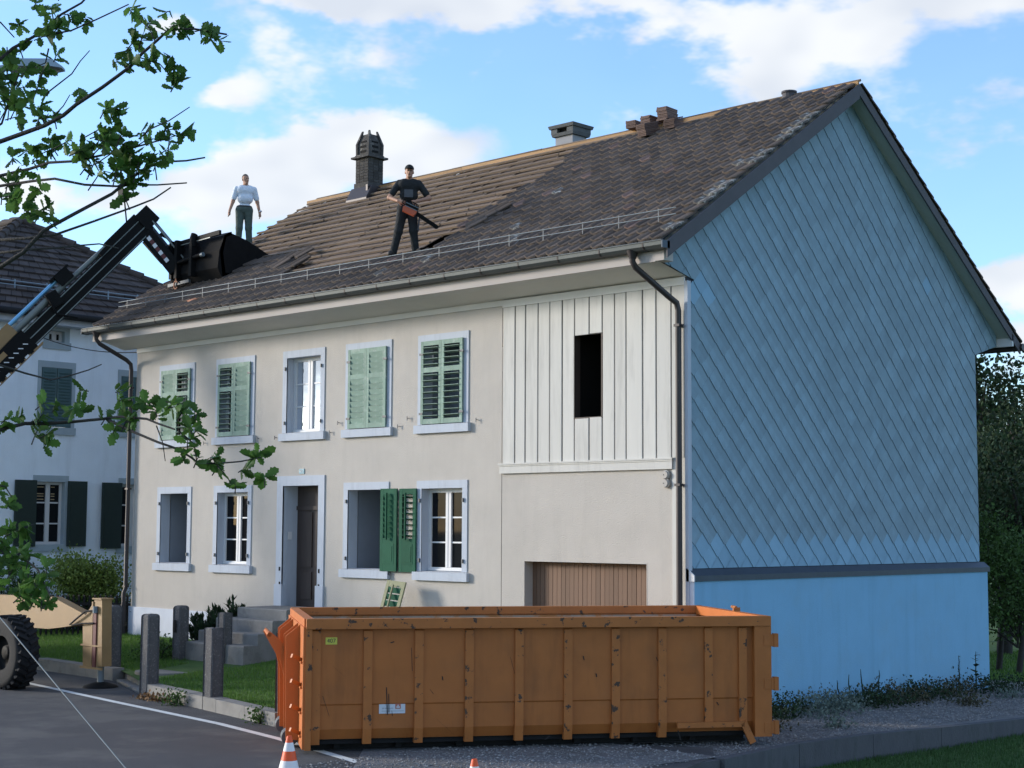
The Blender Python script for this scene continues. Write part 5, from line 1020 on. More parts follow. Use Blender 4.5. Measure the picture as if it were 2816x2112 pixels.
for i, (y0, y1, z0, z1) in enumerate(NW):
    w = bpy.data.objects.new('window', None); COL.objects.link(w); put(w, NH); w.empty_display_size = .1
    j = .1 if i < 4 else .14; m = MB(); x = xn
    m.bb(x-.02, x+.02, y0-j, y1+j, z1, z1+.16); m.bb(x-.02, x+.05, y0-j-.03, y1+j+.03, z0-.18, z0); m.bb(x-.02, x+.015, y0-j, y0, z0, z1); m.bb(x-.02, x+.015, y1, y1+j, z0, z1)
    m.bb(x-.25, x-.02, y0-.02, y0, z0, z1); m.bb(x-.25, x-.02, y1, y1+.02, z0, z1); m.bb(x-.25, x-.02, y0, y1, z1, z1+.02); m.bb(x-.25, x-.02, y0, y1, z0-.02, z0); m.build('surround', 'stone_neigh', w)
    if i in (0, 1):   # closed or half open slatted shutters
        for a, b in ((y0, (y0+y1)/2), ((y0+y1)/2, y1)):
            m = MB(); m.bb(x-.03, x+.03, a+.01, b-.01, z0+.01, z1-.01); sh = m.build('shutter', 'green_slate', w)
            for k in range(17): z = z0+.1+(z1-z0-.2)*(k+.5)/17; q = MB(); q.box((x+.035, (a+b)/2, z), (.02, b-a-.12, .045), Matrix.Rotation(.5, 3, 'Y')); q.v = q.v; q.build('slat', 'green_slate', w)
    else:
        fr = .07; y_m = (y0+y1)/2; m = MB(); m.bb(x-.2, x-.14, y0, y0+fr, z0, z1); m.bb(x-.2, x-.14, y1-fr, y1, z0, z1); m.bb(x-.2, x-.14, y0+fr, y1-fr, z0, z0+fr); m.bb(x-.2, x-.14, y0+fr, y1-fr, z1-fr, z1); m.bb(x-.2, x-.13, y_m-.06, y_m+.06, z0+fr, z1-fr)
        nb = 2 if i < 4 else 0
        for k in range(nb): z = z0+(z1-z0)*(k+1)/3; m.bb(x-.19, x-.15, y0+fr, y_m-.06, z-.018, z+.018); m.bb(x-.19, x-.15, y_m+.06, y1-fr, z-.018, z+.018)
        m.build('sash_frame', 'frame_white', w)
        for a, b in ((y0+fr, y_m-.06), (y_m+.06, y1-fr)): m = MB(); m.add([(x-.17, a, z0+fr), (x-.17, b, z0+fr), (x-.17, b, z1-fr), (x-.17, a, z1-fr)], [(0, 1, 2, 3)]); m.build('pane', 'glass', w)
        if i == 2:
            for k, z in enumerate((z1-.13, z1-.3, z1-.36, z1-.44)): m = MB(); m.bb(x-.166, x-.16, y0+fr+.02, y_m-.1, z-.012, z+.012); m.bb(x-.166, x-.16, y_m+.1, y1-fr-.12, z-.012, z+.012); m.build('blind_slat', 'blind', w)
        if i < 4:      # opened shutters either side
            for a, b in ((y0-j-.52, y0-.03), (y1+.06, y1+.6)):
                m = MB(); m.bb(x+.05, x+.09, a, b, z0-.05, z1+.03); m.build('shutter', 'green_black', w)
                for k in range(20): z = z0+.05+(z1-z0-.1)*(k+.5)/20; q = MB(); q.bb(x+.09, x+.1, a+.07, b-.07, z-.02, z+.02); q.build('slat', 'green_black', w)
m = MB(); m.bb(xn-.1, xn+.5, yN0-.5, yN1+.5, 7.18, 7.42); m.build('eaves_box', 'surround', NH)
# hipped roof in stepped tile courses
ez, xo = 7.42, xn+.6; ay = 1.95; ex_ = ay-yN0+.6; apx = xo-4.75; apz = 10.62; NCR = 15; m = MB(); half = 4.95
def hipface(P0, P1, Ap0, Ap1):
    for k in range(NCR):
        a, b = k/NCR, (k+1)/NCR; L0, L1 = Vector(P0).lerp(Vector(Ap0), a), Vector(P1).lerp(Vector(Ap1), a); U0, U1 = Vector(P0).lerp(Vector(Ap0), b), Vector(P1).lerp(Vector(Ap1), b)
        nn = (L1-L0).cross(U0-L0).normalized(); nn = nn if nn.z > 0 else -nn; t = nn*.05
        n_ = max(1, int((L1-L0).length/.3))
        for i in range(n_):
            f0, f1 = i/n_, (i+1)/n_; e = .008/max(.3, (L1-L0).length); q = [L0.lerp(L1, f0+e)+t*random.uniform(.8, 1.2), L0.lerp(L1, f1-e)+t*random.uniform(.8, 1.2), U0.lerp(U1, f1-e), U0.lerp(U1, f0+e)]
            m.add(q+[q[0]-t, q[1]-t], [(0, 1, 2, 3), (0, 4, 5, 1)])
cor = [(xo, ay-half, ez), (xo, ay+half, ez)]; A0 = (apx, ay, apz); A1 = (apx-8, ay, apz)
hipface(cor[0], cor[1], A0, A0); hipface((xo-18, ay-half, ez), cor[0], A1, A0); hipface(cor[1], (xo-18, ay+half, ez), A0, A1)
m.build('roof', 'tile_neigh', NH, kind='stuff')
m = MB(); m.add([(xo, ay-half, ez-.04), (xo, ay+half, ez-.04), (apx, ay, apz-.05), (apx-8, ay, apz-.05), (xo-18, ay-half, ez-.04), (xo-18, ay+half, ez-.04)], [(0, 1, 2), (0, 2, 3, 4), (1, 5, 3, 2)]); m.build('roof_deck', 'dark', NH)
for P_ in (cor[0], cor[1], A1):
    a, b = Vector(P_), Vector(A0); n_ = 18
    for k in range(n_): q = MB(); p0 = a.lerp(b, k/n_); p1 = a.lerp(b, (k+1.15)/n_); q.tube([p0+Vector((0, 0, .06)), p1+Vector((0, 0, .03))], [.13, .1], 8); q.build('hip_tile', 'tile_neigh', NH)
m = MB(); m.tube([(xo+.05, yN0-.6, ez-.02), (xo+.05, yN1+.6, ez-.02)], .09, 8); m.build('gutter', 'rubber', NH)
sg = bpy.data.objects.new('snow_guard', None); COL.objects.link(sg); put(sg, NH); m = MB()
for h in (.12, .22): m.tube([(xo-1.0, -2.2, ez+.67+h), (xo-1.0, 5.5, ez+.67+h)], .014, 5)
for k in range(9): m.beam((xo-1.0, -2+k*.9, ez+.62), (xo-1.0, -2+k*.9, ez+.93), .05, .015, (0, 1, 0))
m.build('guard_rail', 'lamp_grey', sg)
# ------------------------------------------------------------------ plants
lf = MB(); lf.add([(0, 0, 0), (.35, .45, .06), (0, 1, 0), (-.35, .45, .06)], [(0, 1, 2), (0, 2, 3)])
LEAFM = {k: lf.mesh('leaf_src_'+k, k) for k in ('fol_dark', 'fol_mid', 'fol_light', 'fol_grey', 'fol_brown')}
def rot_rand(): return Matrix.Rotation(random.uniform(0, 6.28), 4, 'Z') @ Matrix.Rotation(random.uniform(-1.4, 1.4), 4, 'X') @ Matrix.Rotation(random.uniform(-1.2, 1.2), 4, 'Y')
def foliage(name, lobes, n, size, mt, parent, up=0):
    """leaves in clumps: lobes = (centre, radii); clump centres lie mostly near the lobe surface so gaps stay open"""
    A = []; tot = sum(r[0]*r[1]*r[2] for c, r in lobes)
    for c, r in lobes:
        k = max(4, int(n*r[0]*r[1]*r[2]/tot)); nc = max(3, k//14)
        for _ in range(nc):
            d = Vector((random.gauss(0, 1), random.gauss(0, 1), random.gauss(0, 1))).normalized(); q = random.uniform(.35, 1.02)**.6; cc = Vector((c[0]+d.x*r[0]*q, c[1]+d.y*r[1]*q, c[2]+d.z*r[2]*q)); sp = size*random.uniform(1.1, 2.6)
            for _ in range(14):
                o = Vector((random.gauss(0, sp), random.gauss(0, sp), random.gauss(0, sp*.8))); s = size*random.uniform(.6, 1.25)
                A.append(np.array(Matrix.Translation(cc+o) @ rot_rand() @ Matrix.Scale(s, 4)))
    V, T = scatter(LEAFM[mt], A); return npmesh(name, V, T, mt, parent)
def tree(name, base, h, lobes, n, size, mt, label, cat='tree', group=None, tr=.22, core=True):
    e = empty(name, base, label, cat, group); b = Vector(base); m = MB(); m.tube([b-Vector((0, 0, .2)), b+Vector((.1, .05, h*.3)), b+Vector((0, .1, h*.6)), b+Vector((.05, 0, h*.9))], [tr, tr*.8, tr*.5, tr*.15], 8); m.build('trunk', 'bark', e)
    m = MB()
    for c, r in lobes: s = b+Vector((0, 0, min(h*.8, max(.2, (c[2]-b.z)*.6)))); m.tube([s, s.lerp(Vector(c), .6)+Vector((0, 0, .1)), Vector(c)], [tr*.4, tr*.25, tr*.08], 6)
    m.build('limbs', 'bark', e); foliage('crown', lobes, n, size, mt, e); return e
def blob(c, R, n, sq=.8):
    return [((c[0]+random.gauss(0, R*.45), c[1]+random.gauss(0, R*.45), c[2]+random.gauss(0, R*.4)), (R*random.uniform(.45, .7),)*2+(R*random.uniform(.4, .6)*sq,)) for _ in range(n)]
# wood behind the gable on the right
def atp(u, v, d): return Vector(PX(u, v, d))
g = 'trees and shrubs behind the gable'
p = atp(2105, 870, 47); tree('tall_tree', (p.x, p.y, -1.06), 10, blob((p.x, p.y, p.z+.3), 2.0, 7)+blob((p.x-.5, p.y, p.z-2.6), 2.4, 6), 9000, .16, 'fol_dark', 'tall dark tree rising just behind the rear eave', group=g)
p = atp(2225, 900, 52); tree('tall_tree', (p.x, p.y, -1.06), 10, blob((p.x, p.y, p.z+.4), 1.7, 6)+blob((p.x, p.y, p.z-2.8), 2.5, 6), 8000, .17, 'fol_dark', 'dark tree at the right edge with thin crown against sky', group=g)
p = atp(2160, 1020, 42); tree('bushy_tree', (p.x, p.y, -1.06), 6, blob((p.x, p.y, p.z), 2.0, 8), 8000, .14, 'fol_dark', 'dense dark bushy tree in the middle behind the gable', group=g)
p = atp(2215, 1160, 40); tree('bushy_tree', (p.x, p.y, -1.06), 4.5, blob((p.x, p.y, p.z), 1.5, 7)+blob((p.x, p.y, p.z-1.3), 1.3, 5), 8000, .12, 'fol_dark', 'dark shrub mass at the right edge beside the lawn', group=g)
p = atp(2150, 1180, 37); tree('garden_shrub', (p.x, p.y, -1.06), 3.2, blob((p.x, p.y, p.z), .75, 6), 3000, .10, 'fol_mid', 'light green shrub close behind the gable corner', 'shrub', g, .08)
p = atp(2195, 1290, 36); tree('garden_shrub', (p.x, p.y, -1.06), 2.4, blob((p.x, p.y, p.z), .85, 7)+blob((p.x-.3, p.y, p.z-.7), .6, 5), 3500, .10, 'fol_mid', 'rounded green shrub above the back lawn', 'shrub', g, .08)
for k, (x, y, h) in enumerate(((-2, 46, 11), (6, 52, 12), (14, 50, 11), (22, 46, 10), (-14, 44, 10))):
    tree('far_tree', (x, y, -1.06), h*.8, blob((x, y, h*.62), h*.3, 8), 3500, .32, 'fol_dark', ('distant tree behind the chimney end of the house', 'distant tree behind the middle of the house', 'distant tree behind the right part of the house', 'distant tree beyond the right picture edge', 'distant tree beyond the neighbouring house')[k], group='distant trees behind the house', tr=.3)
# rough planting at the foot of the gable
def mound(x, y, r, h, mt, n, lab, s=.055, nm='ground_shrub'):
    z = zg(y); e = empty(nm, (x, y, z), lab, 'plant', 'low plants on the gravel bed'); m = MB(); m.tube([(x, y, z-.05), (x, y, z+h*.5)], [.02, .008], 5); m.build('stem', 'bark', e); foliage('foliage', [((x+random.gauss(0, r*.4), y+random.gauss(0, r*.5), z+h*.3), (r*.7, r*.7, h*.36)) for _ in range(6)], int(n*.75), s, mt, e)
for x, y, r, h, mt, n, lab in ((17.0, .75, .5, .5, 'fol_dark', 1500, 'dark green shrub right beside the skip corner'), (17.0, 2.0, .55, .3, 'fol_grey', 1700, 'grey-green cushion plant nearest the skip on the gravel'), (16.75, 3.0, .5, .3, 'fol_grey', 1500, 'grey-green cushion plant near the middle of the gravel'), (16.6, 4.0, .55, .34, 'fol_dark', 1500, 'dark creeping shrub in the middle of the gable foot'),
                               (16.55, 4.9, .6, .36, 'fol_brown', 1700, 'brown-green creeping shrub left of the thin tall stems'), (16.45, 6.0, .6, .34, 'fol_dark', 1600, 'dark creeping shrub below the thin tall stems'), (16.5, 7.2, .55, .32, 'fol_brown', 1400, 'brown-green cushion near the right end of the gable'), (16.5, 8.6, .6, .38, 'fol_dark', 1500, 'dark shrub at the right end of the gable'), (16.9, 9.9, .5, .55, 'fol_dark', 1300, 'taller dark shrub past the gable corner'), (17.9, 9.3, .5, .35, 'fol_brown', 1000, 'brown-green shrub at the far right of the gravel'),
                               (17.9, -.9, .25, .14, 'fol_brown', 400, 'small weed tuft on gravel beneath the skip end'), (18.3, .3, .25, .12, 'fol_grey', 350, 'small grey tuft on the gravel beside the skip hinge'), (17.6, 5.6, .3, .14, 'fol_brown', 500, 'small low tuft near the gravel edge'), (17.4, 7.6, .3, .16, 'fol_grey', 500, 'small grey tuft near the gravel edge further back')): mound(x, y, r, h, mt, n, lab)
def stalk(x, y, h, lab, n, big, lean=.0):
    z = zg(y); e = empty('wild_stalk', (x, y, z), lab, 'plant', 'tall weeds by the gable'); pts = [Vector((x, y+lean*t+random.uniform(-.02, .02), z+h*t)) for t in np.linspace(0, 1, 7)]; m = MB(); m.tube(pts, [.016, .015, .013, .012, .01, .008, .004], 6); m.build('stem', 'fol_dark', e); A = []
    for k in range(n):
        t = random.uniform(.08, 1); p = pts[min(6, int(t*6))]; s = big*random.uniform(.5, 1.2)*(1.2-t*.7); A.append(np.array(Matrix.Translation((p.x, p.y, z+h*t)) @ Matrix.Rotation(random.uniform(0, 6.28), 4, 'Z') @ Matrix.Rotation(random.uniform(-.2, .5), 4, 'X') @ Matrix.Scale(s, 4)))
    V, T = scatter(LEAFM['fol_dark'], A); npmesh('leaves', V, T, 'fol_dark', e)
a = ON(2072, 1478, 0, 16.3); stalk(16.3, a[1], .72, 'thin upright spiky stalk in front of the blue plinth', 70, .07); a = ON(2108, 1478, 0, 16.3); stalk(16.3, a[1], .78, 'tall leafy weed near the right end of the plinth', 16, .2, .03)
a = ON(1960, 1500, 0, 16.3); stalk(16.3, a[1], .36, 'small leafy weed in the middle of the blue plinth', 10, .14, .05)
for u, hh in ((1838, .42), (1865, .5), (1895, .46), (1815, .34)): a = ON(u, 1510, 0, 16.4); stalk(16.4, a[1], hh+.1, {1838: 'second wispy weed from the skip against the blue plinth', 1865: 'tallest wispy weed against the blue plinth', 1895: 'rightmost wispy weed against the blue plinth', 1815: 'wispy weed nearest the skip against the blue plinth'}[u], 14, .06, random.uniform(-.1, .1))
# front garden plants
def bush(name, c, r, n, s, mt, lab, cat='shrub', grp=None, stems=5):
    e = empty(name, (c[0], c[1], c[2]-r[2]), lab, cat, grp); m = MB()
    for k in range(stems): a = random.uniform(0, 6.28); m.tube([(c[0], c[1], c[2]-r[2]-.1), (c[0]+cos(a)*r[0]*.4, c[1]+sin(a)*r[1]*.4, c[2]), (c[0]+cos(a)*r[0]*.7, c[1]+sin(a)*r[1]*.7, c[2]+r[2]*.5)], [.03, .018, .006], 5)
    m.build('stems', 'bark', e); foliage('foliage', [((c[0]+random.gauss(0, r[0]*.35), c[1]+random.gauss(0, r[1]*.35), c[2]+random.gauss(0, r[2]*.3)), (r[0]*.65, r[1]*.65, r[2]*.6)) for _ in range(8)], n, s, mt, e); return e
# laurel-like plant with upright pointed leaves by the steps
def upright(c, rx, n, h, lab, mt='fol_dark'):
    e = empty('evergreen_plant', c, lab, 'plant'); A = []; m = MB()
    for k in range(n):
        a = random.uniform(0, 6.28); q = random.uniform(0, 1)**.5; px, py = c[0]+cos(a)*rx*q, c[1]+sin(a)*rx*.6*q; hh = h*random.uniform(.55, 1)*(1-.35*q); m.tube([(c[0]+(px-c[0])*.4, c[1]+(py-c[1])*.4, c[2]), (px, py, c[2]+hh*.8)], [.012, .006], 5)
        for j in range(26): t = random.uniform(.3, 1); A.append(np.array(Matrix.Translation((c[0]+(px-c[0])*(.4+.6*t), c[1]+(py-c[1])*(.4+.6*t), c[2]+hh*t*.8)) @ Matrix.Rotation(random.uniform(0, 6.28), 4, 'Z') @ Matrix.Rotation(random.uniform(.5, 1.45), 4, 'X') @ Matrix.Diagonal((.085, .18, .12, 1))))
    m.build('stems', 'bark', e); V, T = scatter(LEAFM[mt], A); npmesh('leaves', V, T, mt, e)
upright((4.8, -.75, -.3), .62, 46, 1.5, 'evergreen plant with upright pointed leaves beside the steps'); upright((4.2, -1.05, -.3), .5, 26, 1.05, 'smaller evergreen plant left of the steps')
bush('low_bush', (4.45, -2.25, -.28), (.35, .35, .22), 900, .06, 'fol_mid', 'low bright green bush behind the granite posts')
bush('low_bush', (-.1, -.55, -.1), (.3, .3, .2), 500, .05, 'fol_brown', 'dry little bush at the left corner of the house')
for x, y, lab in ((12.2, -5.55, 'green weed growing out of the kerb beside the skip'), (9.4, -5.1, 'tiny weed at the foot of the kerb')): bush('kerb_weed', (x, y-.1, ZR+.1), (.14, .1, .12), 260, .05, 'fol_mid', lab, 'weed', None, 3)
# dry leaves swept against the kerb
A = []
for k in range(160): r = abs(random.gauss(0, .22)); A.append(np.array(Matrix.Translation((8.55+random.gauss(0, .25), -4.98+random.gauss(0, .05)-.05, ZR+.01+max(0, .13-r*.5)*random.random())) @ rot_rand() @ Matrix.Scale(.07, 4)))
lfd = lf.mesh('dry_leaf_src', 'dry_leaf'); V, T = scatter(lfd, A); npmesh('dry_leaves', V, T, 'dry_leaf', kind='stuff', label='small heap of dry brown leaves against the kerb', category='leaves')
# hedge, fence and shrubs towards the neighbour
fe = empty('picket_fence', (-2.6, -1, -.4), 'dark wooden picket fence below the rounded shrub', 'fence')
for k in range(34): x = -3.6+k*.105; y = -2.2+k*.075; m = MB(); m.prism([(x-.032, y-.01), (x+.032, y-.01), (x+.032, y+.015), (x-.032, y+.015)], 2, -.5, .58+random.uniform(-.01, .01)); m.build('picket', 'fence_dark', fe)
for z in (-.1, .38): m = MB(); m.beam((-3.7, -2.25, z), (.0, .32, z), .05, .06); m.build('fence_rail', 'fence_dark', fe)
c = Vector(PX(190, 1262, 38)); bush('rounded_shrub', (c.x, c.y, c.z), (.75, .75, .62), 9000, .085, 'fol_light', 'rounded yellow-green shrub in front of the neighbouring house')
bush('rounded_shrub', (c.x+.0, c.y-.1, -.0), (.9, .7, .6), 2500, .08, 'fol_dark', 'dark undergrowth beneath the rounded yellow-green shrub')
c = Vector(PX(255, 1240, 38.5)); bush('garden_plant', (c.x, c.y, .2), (.35, .35, .75), 700, .09, 'fol_mid', 'slender green plant beside the drainpipe')
c = Vector(PX(60, 1255, 39)); bush('garden_plant', (c.x, c.y, c.z-.3), (.9, .7, .7), 2200, .08, 'fol_mid', 'loose green shrub left of the rounded shrub'); c = Vector(PX(-60, 1255, 39)); bush('garden_plant', (c.x, c.y, c.z-.3), (1.0, .8, .8), 2200, .09, 'fol_dark', 'dark shrub at the left edge of the picture')
m = MB()
# ------------------------------------------------------------------ oak in the foreground
def oak_leaf():
    o = [(0, 0), (.06, .12), (.17, .2), (.13, .3), (.28, .4), (.2, .5), (.33, .63), (.22, .72), (.24, .86), (.1, .93), (0, 1.02)]
    pts = [(x, y, .09*abs(x)/.3*.8-.05*y*y) for x, y in o]; L_ = [(-x, y-.02, z) for x, y, z in pts[1:-1]]
    mid = [(0, y, -.03-.05*y*y) for y in (.2, .4, .6, .8)]; m = MB()
    vs = pts+L_[::-1]+mid; n = len(pts)+len(L_); R_ = list(range(len(pts))); Lf = [0]+list(range(n-1, len(pts)-1, -1))+[len(pts)-1]; M_ = [0]+list(range(n, n+4))+[len(pts)-1]
    fs = [(M_[0], R_[1], R_[2], M_[1]), (M_[1], R_[2], R_[3], R_[4], M_[2]), (M_[2], R_[4], R_[5], R_[6], M_[3]), (M_[3], R_[6], R_[7], R_[8], M_[4]), (M_[4], R_[8], R_[9], M_[5])]
    fs += [tuple(reversed(q)) for q in ((M_[0], Lf[1], Lf[2], M_[1]), (M_[1], Lf[2], Lf[3], Lf[4], M_[2]), (M_[2], Lf[4], Lf[5], Lf[6], M_[3]), (M_[3], Lf[6], Lf[7], Lf[8], M_[4]), (M_[4], Lf[8], Lf[9], M_[5]))]
    m.add(vs, fs, 0, True); me = bpy.data.meshes.new('leaf'); me.from_pydata(m.v, [], m.f); me.materials.append(MATS['oak_leaf']); me.polygons.foreach_set('use_smooth', [True]*len(m.f)); me.update(); return me
OLM = oak_leaf(); D0 = 8.2
tb = PX(-980, 1100, 9.2); tb = Vector((tb[0], tb[1], -1.06))
OK = empty('oak_tree', tb, 'oak tree whose leafy branches reach in from the left', 'tree')
def dp(u, v, k=0.): return D0+.35*math.sin(u*.011+v*.007+k)+max(0, -60-u)*.0012
def OP(u, v, k=0.): return Vector(PX(u, v, dp(u, v, k)))
trk = [tb-Vector((0, 0, .3)), Vector(PX(-975, 900, 9.2)), Vector(PX(-960, 500, 9.2)), Vector(PX(-940, 100, 9.2)), Vector(PX(-930, -500, 9.2))]
m = MB(); m.tube(trk, [.2, .17, .14, .11, .06], 10); m.build('trunk', 'bark', OK)
BR = [([(-385, 420), (-150, 360), (2, 307), (50, 288), (100, 271), (135, 248), (167, 230), (220, 190), (277, 145), (310, 115), (335, 90), (362, 70), (420, 62), (490, 72)], 7.5, 2.5),
      ([(-400, 520), (-150, 430), (0, 384), (57, 367), (110, 352), (160, 345), (230, 330), (300, 318), (360, 300)], 5.5, 2),
      ([(-150, 430), (-40, 408), (32, 397), (70, 391), (112, 389), (180, 394), (248, 404), (290, 402), (340, 396), (400, 394)], 4.5, 2),
      ([(-400, 760), (-150, 660), (0, 580), (50, 543), (95, 497), (160, 460), (240, 417), (275, 390), (310, 365), (345, 352), (400, 347), (447, 342)], 7, 2.2),
      ([(-390, 560), (-120, 520), (0, 516), (60, 515), (125, 507), (200, 480), (282, 446), (330, 428), (372, 407)], 5, 2),
      ([(-120, 560), (0, 545), (60, 540), (110, 537), (160, 532), (215, 531), (257, 534)], 3.8, 1.6),
      ([(-400, 860), (-120, 780), (0, 790), (50, 805), (112, 820), (155, 805), (190, 794), (218, 789)], 3.6, 1.5),
      ([(-410, 1000), (-150, 960), (0, 927), (57, 916), (100, 914), (150, 911), (220, 907), (262, 899), (315, 905), (345, 915), (375, 927)], 6.5, 2.4),
      ([(235, 908), (262, 922), (292, 937), (340, 957), (382, 972), (410, 990), (430, 1002), (475, 1001), (520, 1000), (560, 985)], 4, 1.8),
      ([(-380, 200), (-120, 190), (5, 125), (30, 105), (68, 80), (100, 57), (135, 32), (175, 0), (230, -45)], 6, 2.5),
      ([(68, 80), (110, 75), (150, 66), (210, 40), (275, 7)], 3, 1.8), ([(-150, 20), (0, 52), (32, 82)], 3, 1.6),
      ([(90, 217), (107, 200), (157, 160), (175, 132), (196, 107)], 2.4, 1.2), ([(115, 252), (135, 228), (152, 207)], 2, 1.2), ([(300, 300), (325, 277), (365, 258), (410, 235)], 2.4, 1.3), ([(335, 90), (325, 65), (300, 45)], 2, 1.2),
      ([(270, 145), (300, 122), (345, 140), (375, 165)], 2.2, 1.2), ([(255, 405), (270, 395), (330, 370)], 2.2, 1.2), ([(338, 920), (350, 955), (356, 995)], 1.8, 1), ([(300, 875), (310, 860), (320, 847)], 1.6, 1), ([(385, 930), (420, 960), (430, 1000)], 2.6, 1.5),
      ([(-420, 1180), (-150, 1200), (-20, 1190), (40, 1200), (80, 1230), (110, 1290)], 5, 2), ([(-300, 1060), (-60, 1040), (10, 1055), (25, 1075)], 3, 1.5), ([(465, 1001), (480, 1020), (500, 1040)], 2, 1.2), ([(105, 105), (95, 135), (82, 145)], 2.4, 1.4), ([(-150, 360), (0, 270), (20, 205), (40, 160)], 4, 2)]
for pts, r0, r1 in BR:
    k = random.uniform(0, 1.2)*0; n = len(pts); q = [OP(u, v) for u, v in pts]; px = D0/3438
    if pts[0][0] < -370: q[0] = min(((trk[i].lerp(trk[i+1], t)) for i in range(4) for t in np.linspace(0, 1, 12)), key=lambda P: (P-q[0]).length)
    q = [p+Vector((random.gauss(0, .006), random.gauss(0, .006), random.gauss(0, .006))) if 0 < i else p for i, p in enumerate(q)]
    m = MB(); m.tube(q, [px*(r0*1.5 if u < -100 else r0+(r1-r0)*i/(n-1))*.8 for i, (u, v) in enumerate(pts)], 7); m.build('branch', 'bark', OK)
CL = [(105, 15, 26), (80, 5, 20), (170, 20, 32), (180, 45, 22), (115, 85, 32), (130, 60, 22), (50, 80, 28), (125, 115, 20), (285, 25, 24), (300, 40, 16), (325, 45, 13), (355, 30, 18), (365, 62, 20), (390, 55, 26), (425, 62, 26), (445, 75, 18), (475, 68, 28), (480, 90, 18), (300, 85, 30), (275, 115, 24), (262, 135, 20), (285, 135, 18), (335, 140, 26), (372, 168, 26), (355, 125, 16), (172, 205, 20), (25, 150, 46), (65, 165, 36), (30, 195, 46), (70, 205, 36), (40, 235, 40), (85, 240, 36), (105, 245, 22), (15, 120, 24),
      (105, 310, 30), (90, 330, 26), (120, 300, 18), (28, 350, 30), (20, 385, 26), (55, 375, 22), (85, 345, 24), (205, 315, 45), (175, 325, 30), (255, 260, 28), (262, 240, 18), (255, 295, 45), (250, 335, 50), (295, 300, 32), (300, 340, 36), (355, 295, 42), (385, 290, 26), (340, 320, 26), (265, 385, 34), (295, 365, 30), (245, 370, 22), (30, 425, 24), (60, 430, 26), (75, 448, 30), (105, 445, 24), (90, 465, 20), (112, 470, 14), (5, 415, 24),
      (20, 905, 20), (10, 925, 16), (70, 912, 26), (100, 885, 28), (130, 875, 22), (155, 862, 26), (95, 942, 30), (105, 955, 22), (165, 890, 18), (235, 897, 24), (260, 850, 18), (268, 870, 16), (270, 905, 34), (250, 925, 24), (290, 915, 22), (312, 870, 18), (328, 865, 20), (372, 875, 24), (395, 885, 28), (408, 915, 30), (425, 930, 22), (405, 950, 20), (392, 985, 14), (430, 985, 24), (455, 1000, 22), (475, 985, 24), (490, 1020, 26), (510, 1040, 22), (540, 990, 30), (565, 978, 16), (530, 1015, 18), (335, 885, 14),
      (8, 1055, 24), (18, 1085, 18), (25, 1165, 34), (60, 1170, 34), (30, 1200, 44), (75, 1200, 34), (100, 1225, 24), (55, 1240, 40), (85, 1262, 34), (40, 1275, 28), (100, 1290, 26), (75, 1295, 20), (5, 1220, 34)]
LV = []; tw = MB()
CL += [(random.uniform(-900, -60), random.uniform(-300, 1000), random.uniform(20, 40)) for _ in range(90)]
for u, v, r in CL:
    c = OP(u, v); px = D0/3438; R = r*px; nl = max(5, int(r*r*.0145)+3); k = max(1, nl//6)
    for j in range(k):
        if k == 1: cc = c
        else: cc = c+Vector((random.gauss(0, R*.5), random.gauss(0, R*.5), random.gauss(0, R*.5)))
        stem = (Vector((random.gauss(0, .5), random.gauss(0, .5), random.gauss(.25, .6)))+Vector(RT)*.35).normalized()
        tw.tube([cc-stem*R*.9-Vector((0, 0, R*.3)), cc-stem*.02, cc], [.0035, .0028, .0018], 5)
        for q in range(6+random.randint(0, 2)):
            a = q*1.05+random.uniform(-.3, .3); side = stem.orthogonal().normalized(); side = (Matrix.Rotation(a, 3, stem) @ side); yv = (side*random.uniform(.7, 1.1)+stem*random.uniform(.05, .8)-Vector((0, 0, .15))).normalized(); xv = yv.cross(stem+Vector((random.gauss(0, .5), random.gauss(0, .5), random.gauss(0, .5)))).normalized(); zv = xv.cross(yv); s = random.choice((random.uniform(.035, .06), random.uniform(.055, .09), random.uniform(.06, .095)))
            LV.append((cc-stem*random.uniform(0, .05), xv, yv, zv, s))
tw.build('twigs', 'bark', OK, kind='stuff')
random.shuffle(LV); LV.sort(key=lambda t: -t[4])
A = []
for i, (p, x, y, z, s) in enumerate(LV):
    M = frame(p, x, y, z) @ Matrix.Diagonal((s*random.uniform(.85, 1.1), s, s, 1))
    if i < 300: inst(OLM, 'leaf', OK, M)
    else: A.append(np.array(M))
V, T = scatter(OLM, A); npmesh('leaves', V, T, 'oak_leaf', OK, kind='stuff')
print('oak leaves', len(LV))
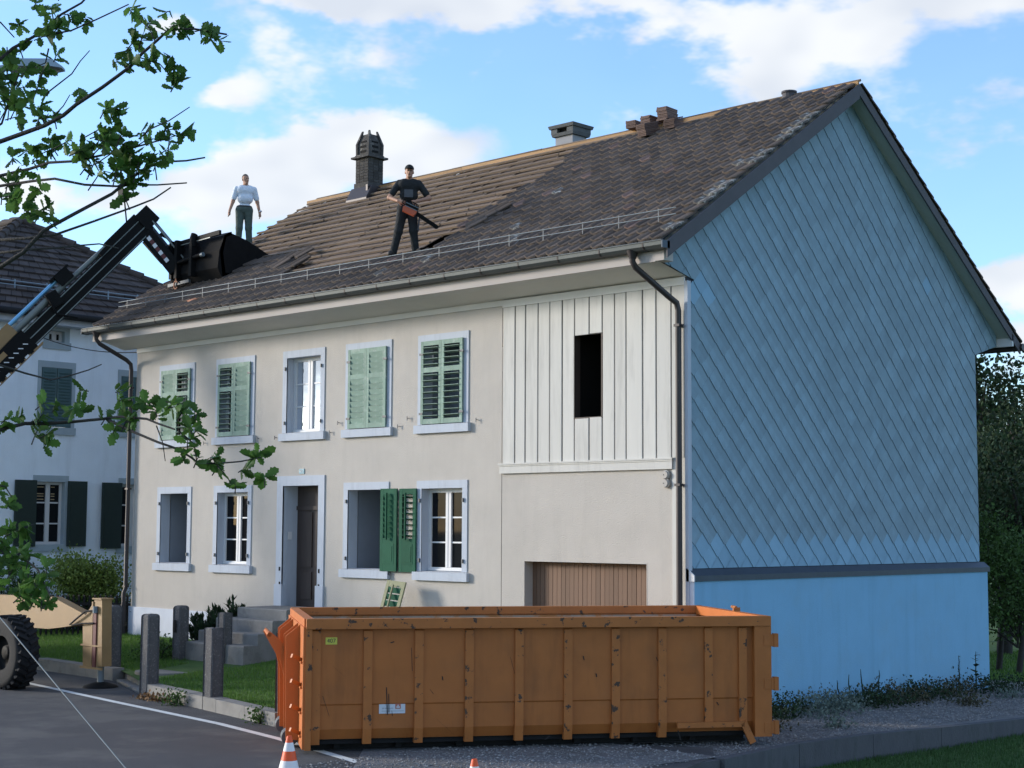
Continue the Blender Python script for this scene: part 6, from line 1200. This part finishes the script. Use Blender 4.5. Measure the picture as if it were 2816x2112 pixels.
# ------------------------------------------------------------------ street lamp, cables, rope
LM = Vector(PX(98, 150, 15)); a_ = Vector(RT)*-1; base = Vector((LM.x, LM.y, ZR))+Vector((RT[0], RT[1], 0))*-2.6
SLp = empty('street_lamp', base, 'grey street lamp head half hidden by oak leaves', 'street lamp')
m = MB(); m.tube([base, base+Vector((0, 0, 6.3)), base+Vector((0, 0, 6.75))+Vector((RT[0], RT[1], 0))*.3, LM-Vector((RT[0], RT[1], 0))*.35+Vector((0, 0, .02))], [.07, .05, .04, .035], 10); m.build('pole', 'lamp_grey', SLp)
rx = Vector((RT[0], RT[1], 0)).normalized(); ry = Vector((-rx.y, rx.x, 0)); m = MB()
sec0 = [(-.12, .0), (-.09, .08), (.09, .08), (.12, .0)]; vs = []
for t, k in ((-.36, 1), (.08, 1), (.17, .55)):
    for y_, z_ in sec0: vs.append(LM+rx*t+ry*y_*k+Vector((0, 0, z_*(1 if t < .1 else .25))))
fs = [(0, 3, 2, 1), (8, 9, 10, 11)]+[(i, i+1, i+5, i+4) for i in range(3)]+[(i+4, i+5, i+9, i+8) for i in range(3)]+[(0, 4, 7, 3), (4, 8, 11, 7)]
m.add(vs, fs); m.build('lamp_housing', 'lamp_grey', SLp); m = MB(); vs = []
for t, k, d_ in ((-.2, .8, -.03), (.05, .8, -.055), (.13, .4, -.01)):
    vs += [LM+rx*t-ry*.1*k+Vector((0, 0, -.001)), LM+rx*t+Vector((0, 0, d_)), LM+rx*t+ry*.1*k+Vector((0, 0, -.001))]
m.add(vs, [(0, 1, 4, 3), (1, 2, 5, 4), (3, 4, 7, 6), (4, 5, 8, 7)]); m.build('lens', 'lamp_glass', SLp)
def cable(name, a, b, sag, r, mt, lab, cat):
    a, b = Vector(a), Vector(b); m = MB(); m.tube([a.lerp(b, t)-Vector((0, 0, sag*4*t*(1-t))) for t in np.linspace(0, 1, 17)], r, 5); o = m.build(name, mt); tag(o, lab, cat)
cable('service_cable', (-4.95, *onN(95, 730)), (-.0, .0, 6.12), .12, .012, 'cable', 'thin dark cable strung between the two houses', 'cable')
cable('guy_rope', PX(-60, 1262, 11.2), PX(282, 1672, 9.2), .0, .0042, 'rope', 'thin pale rope slanting down across the road', 'rope')
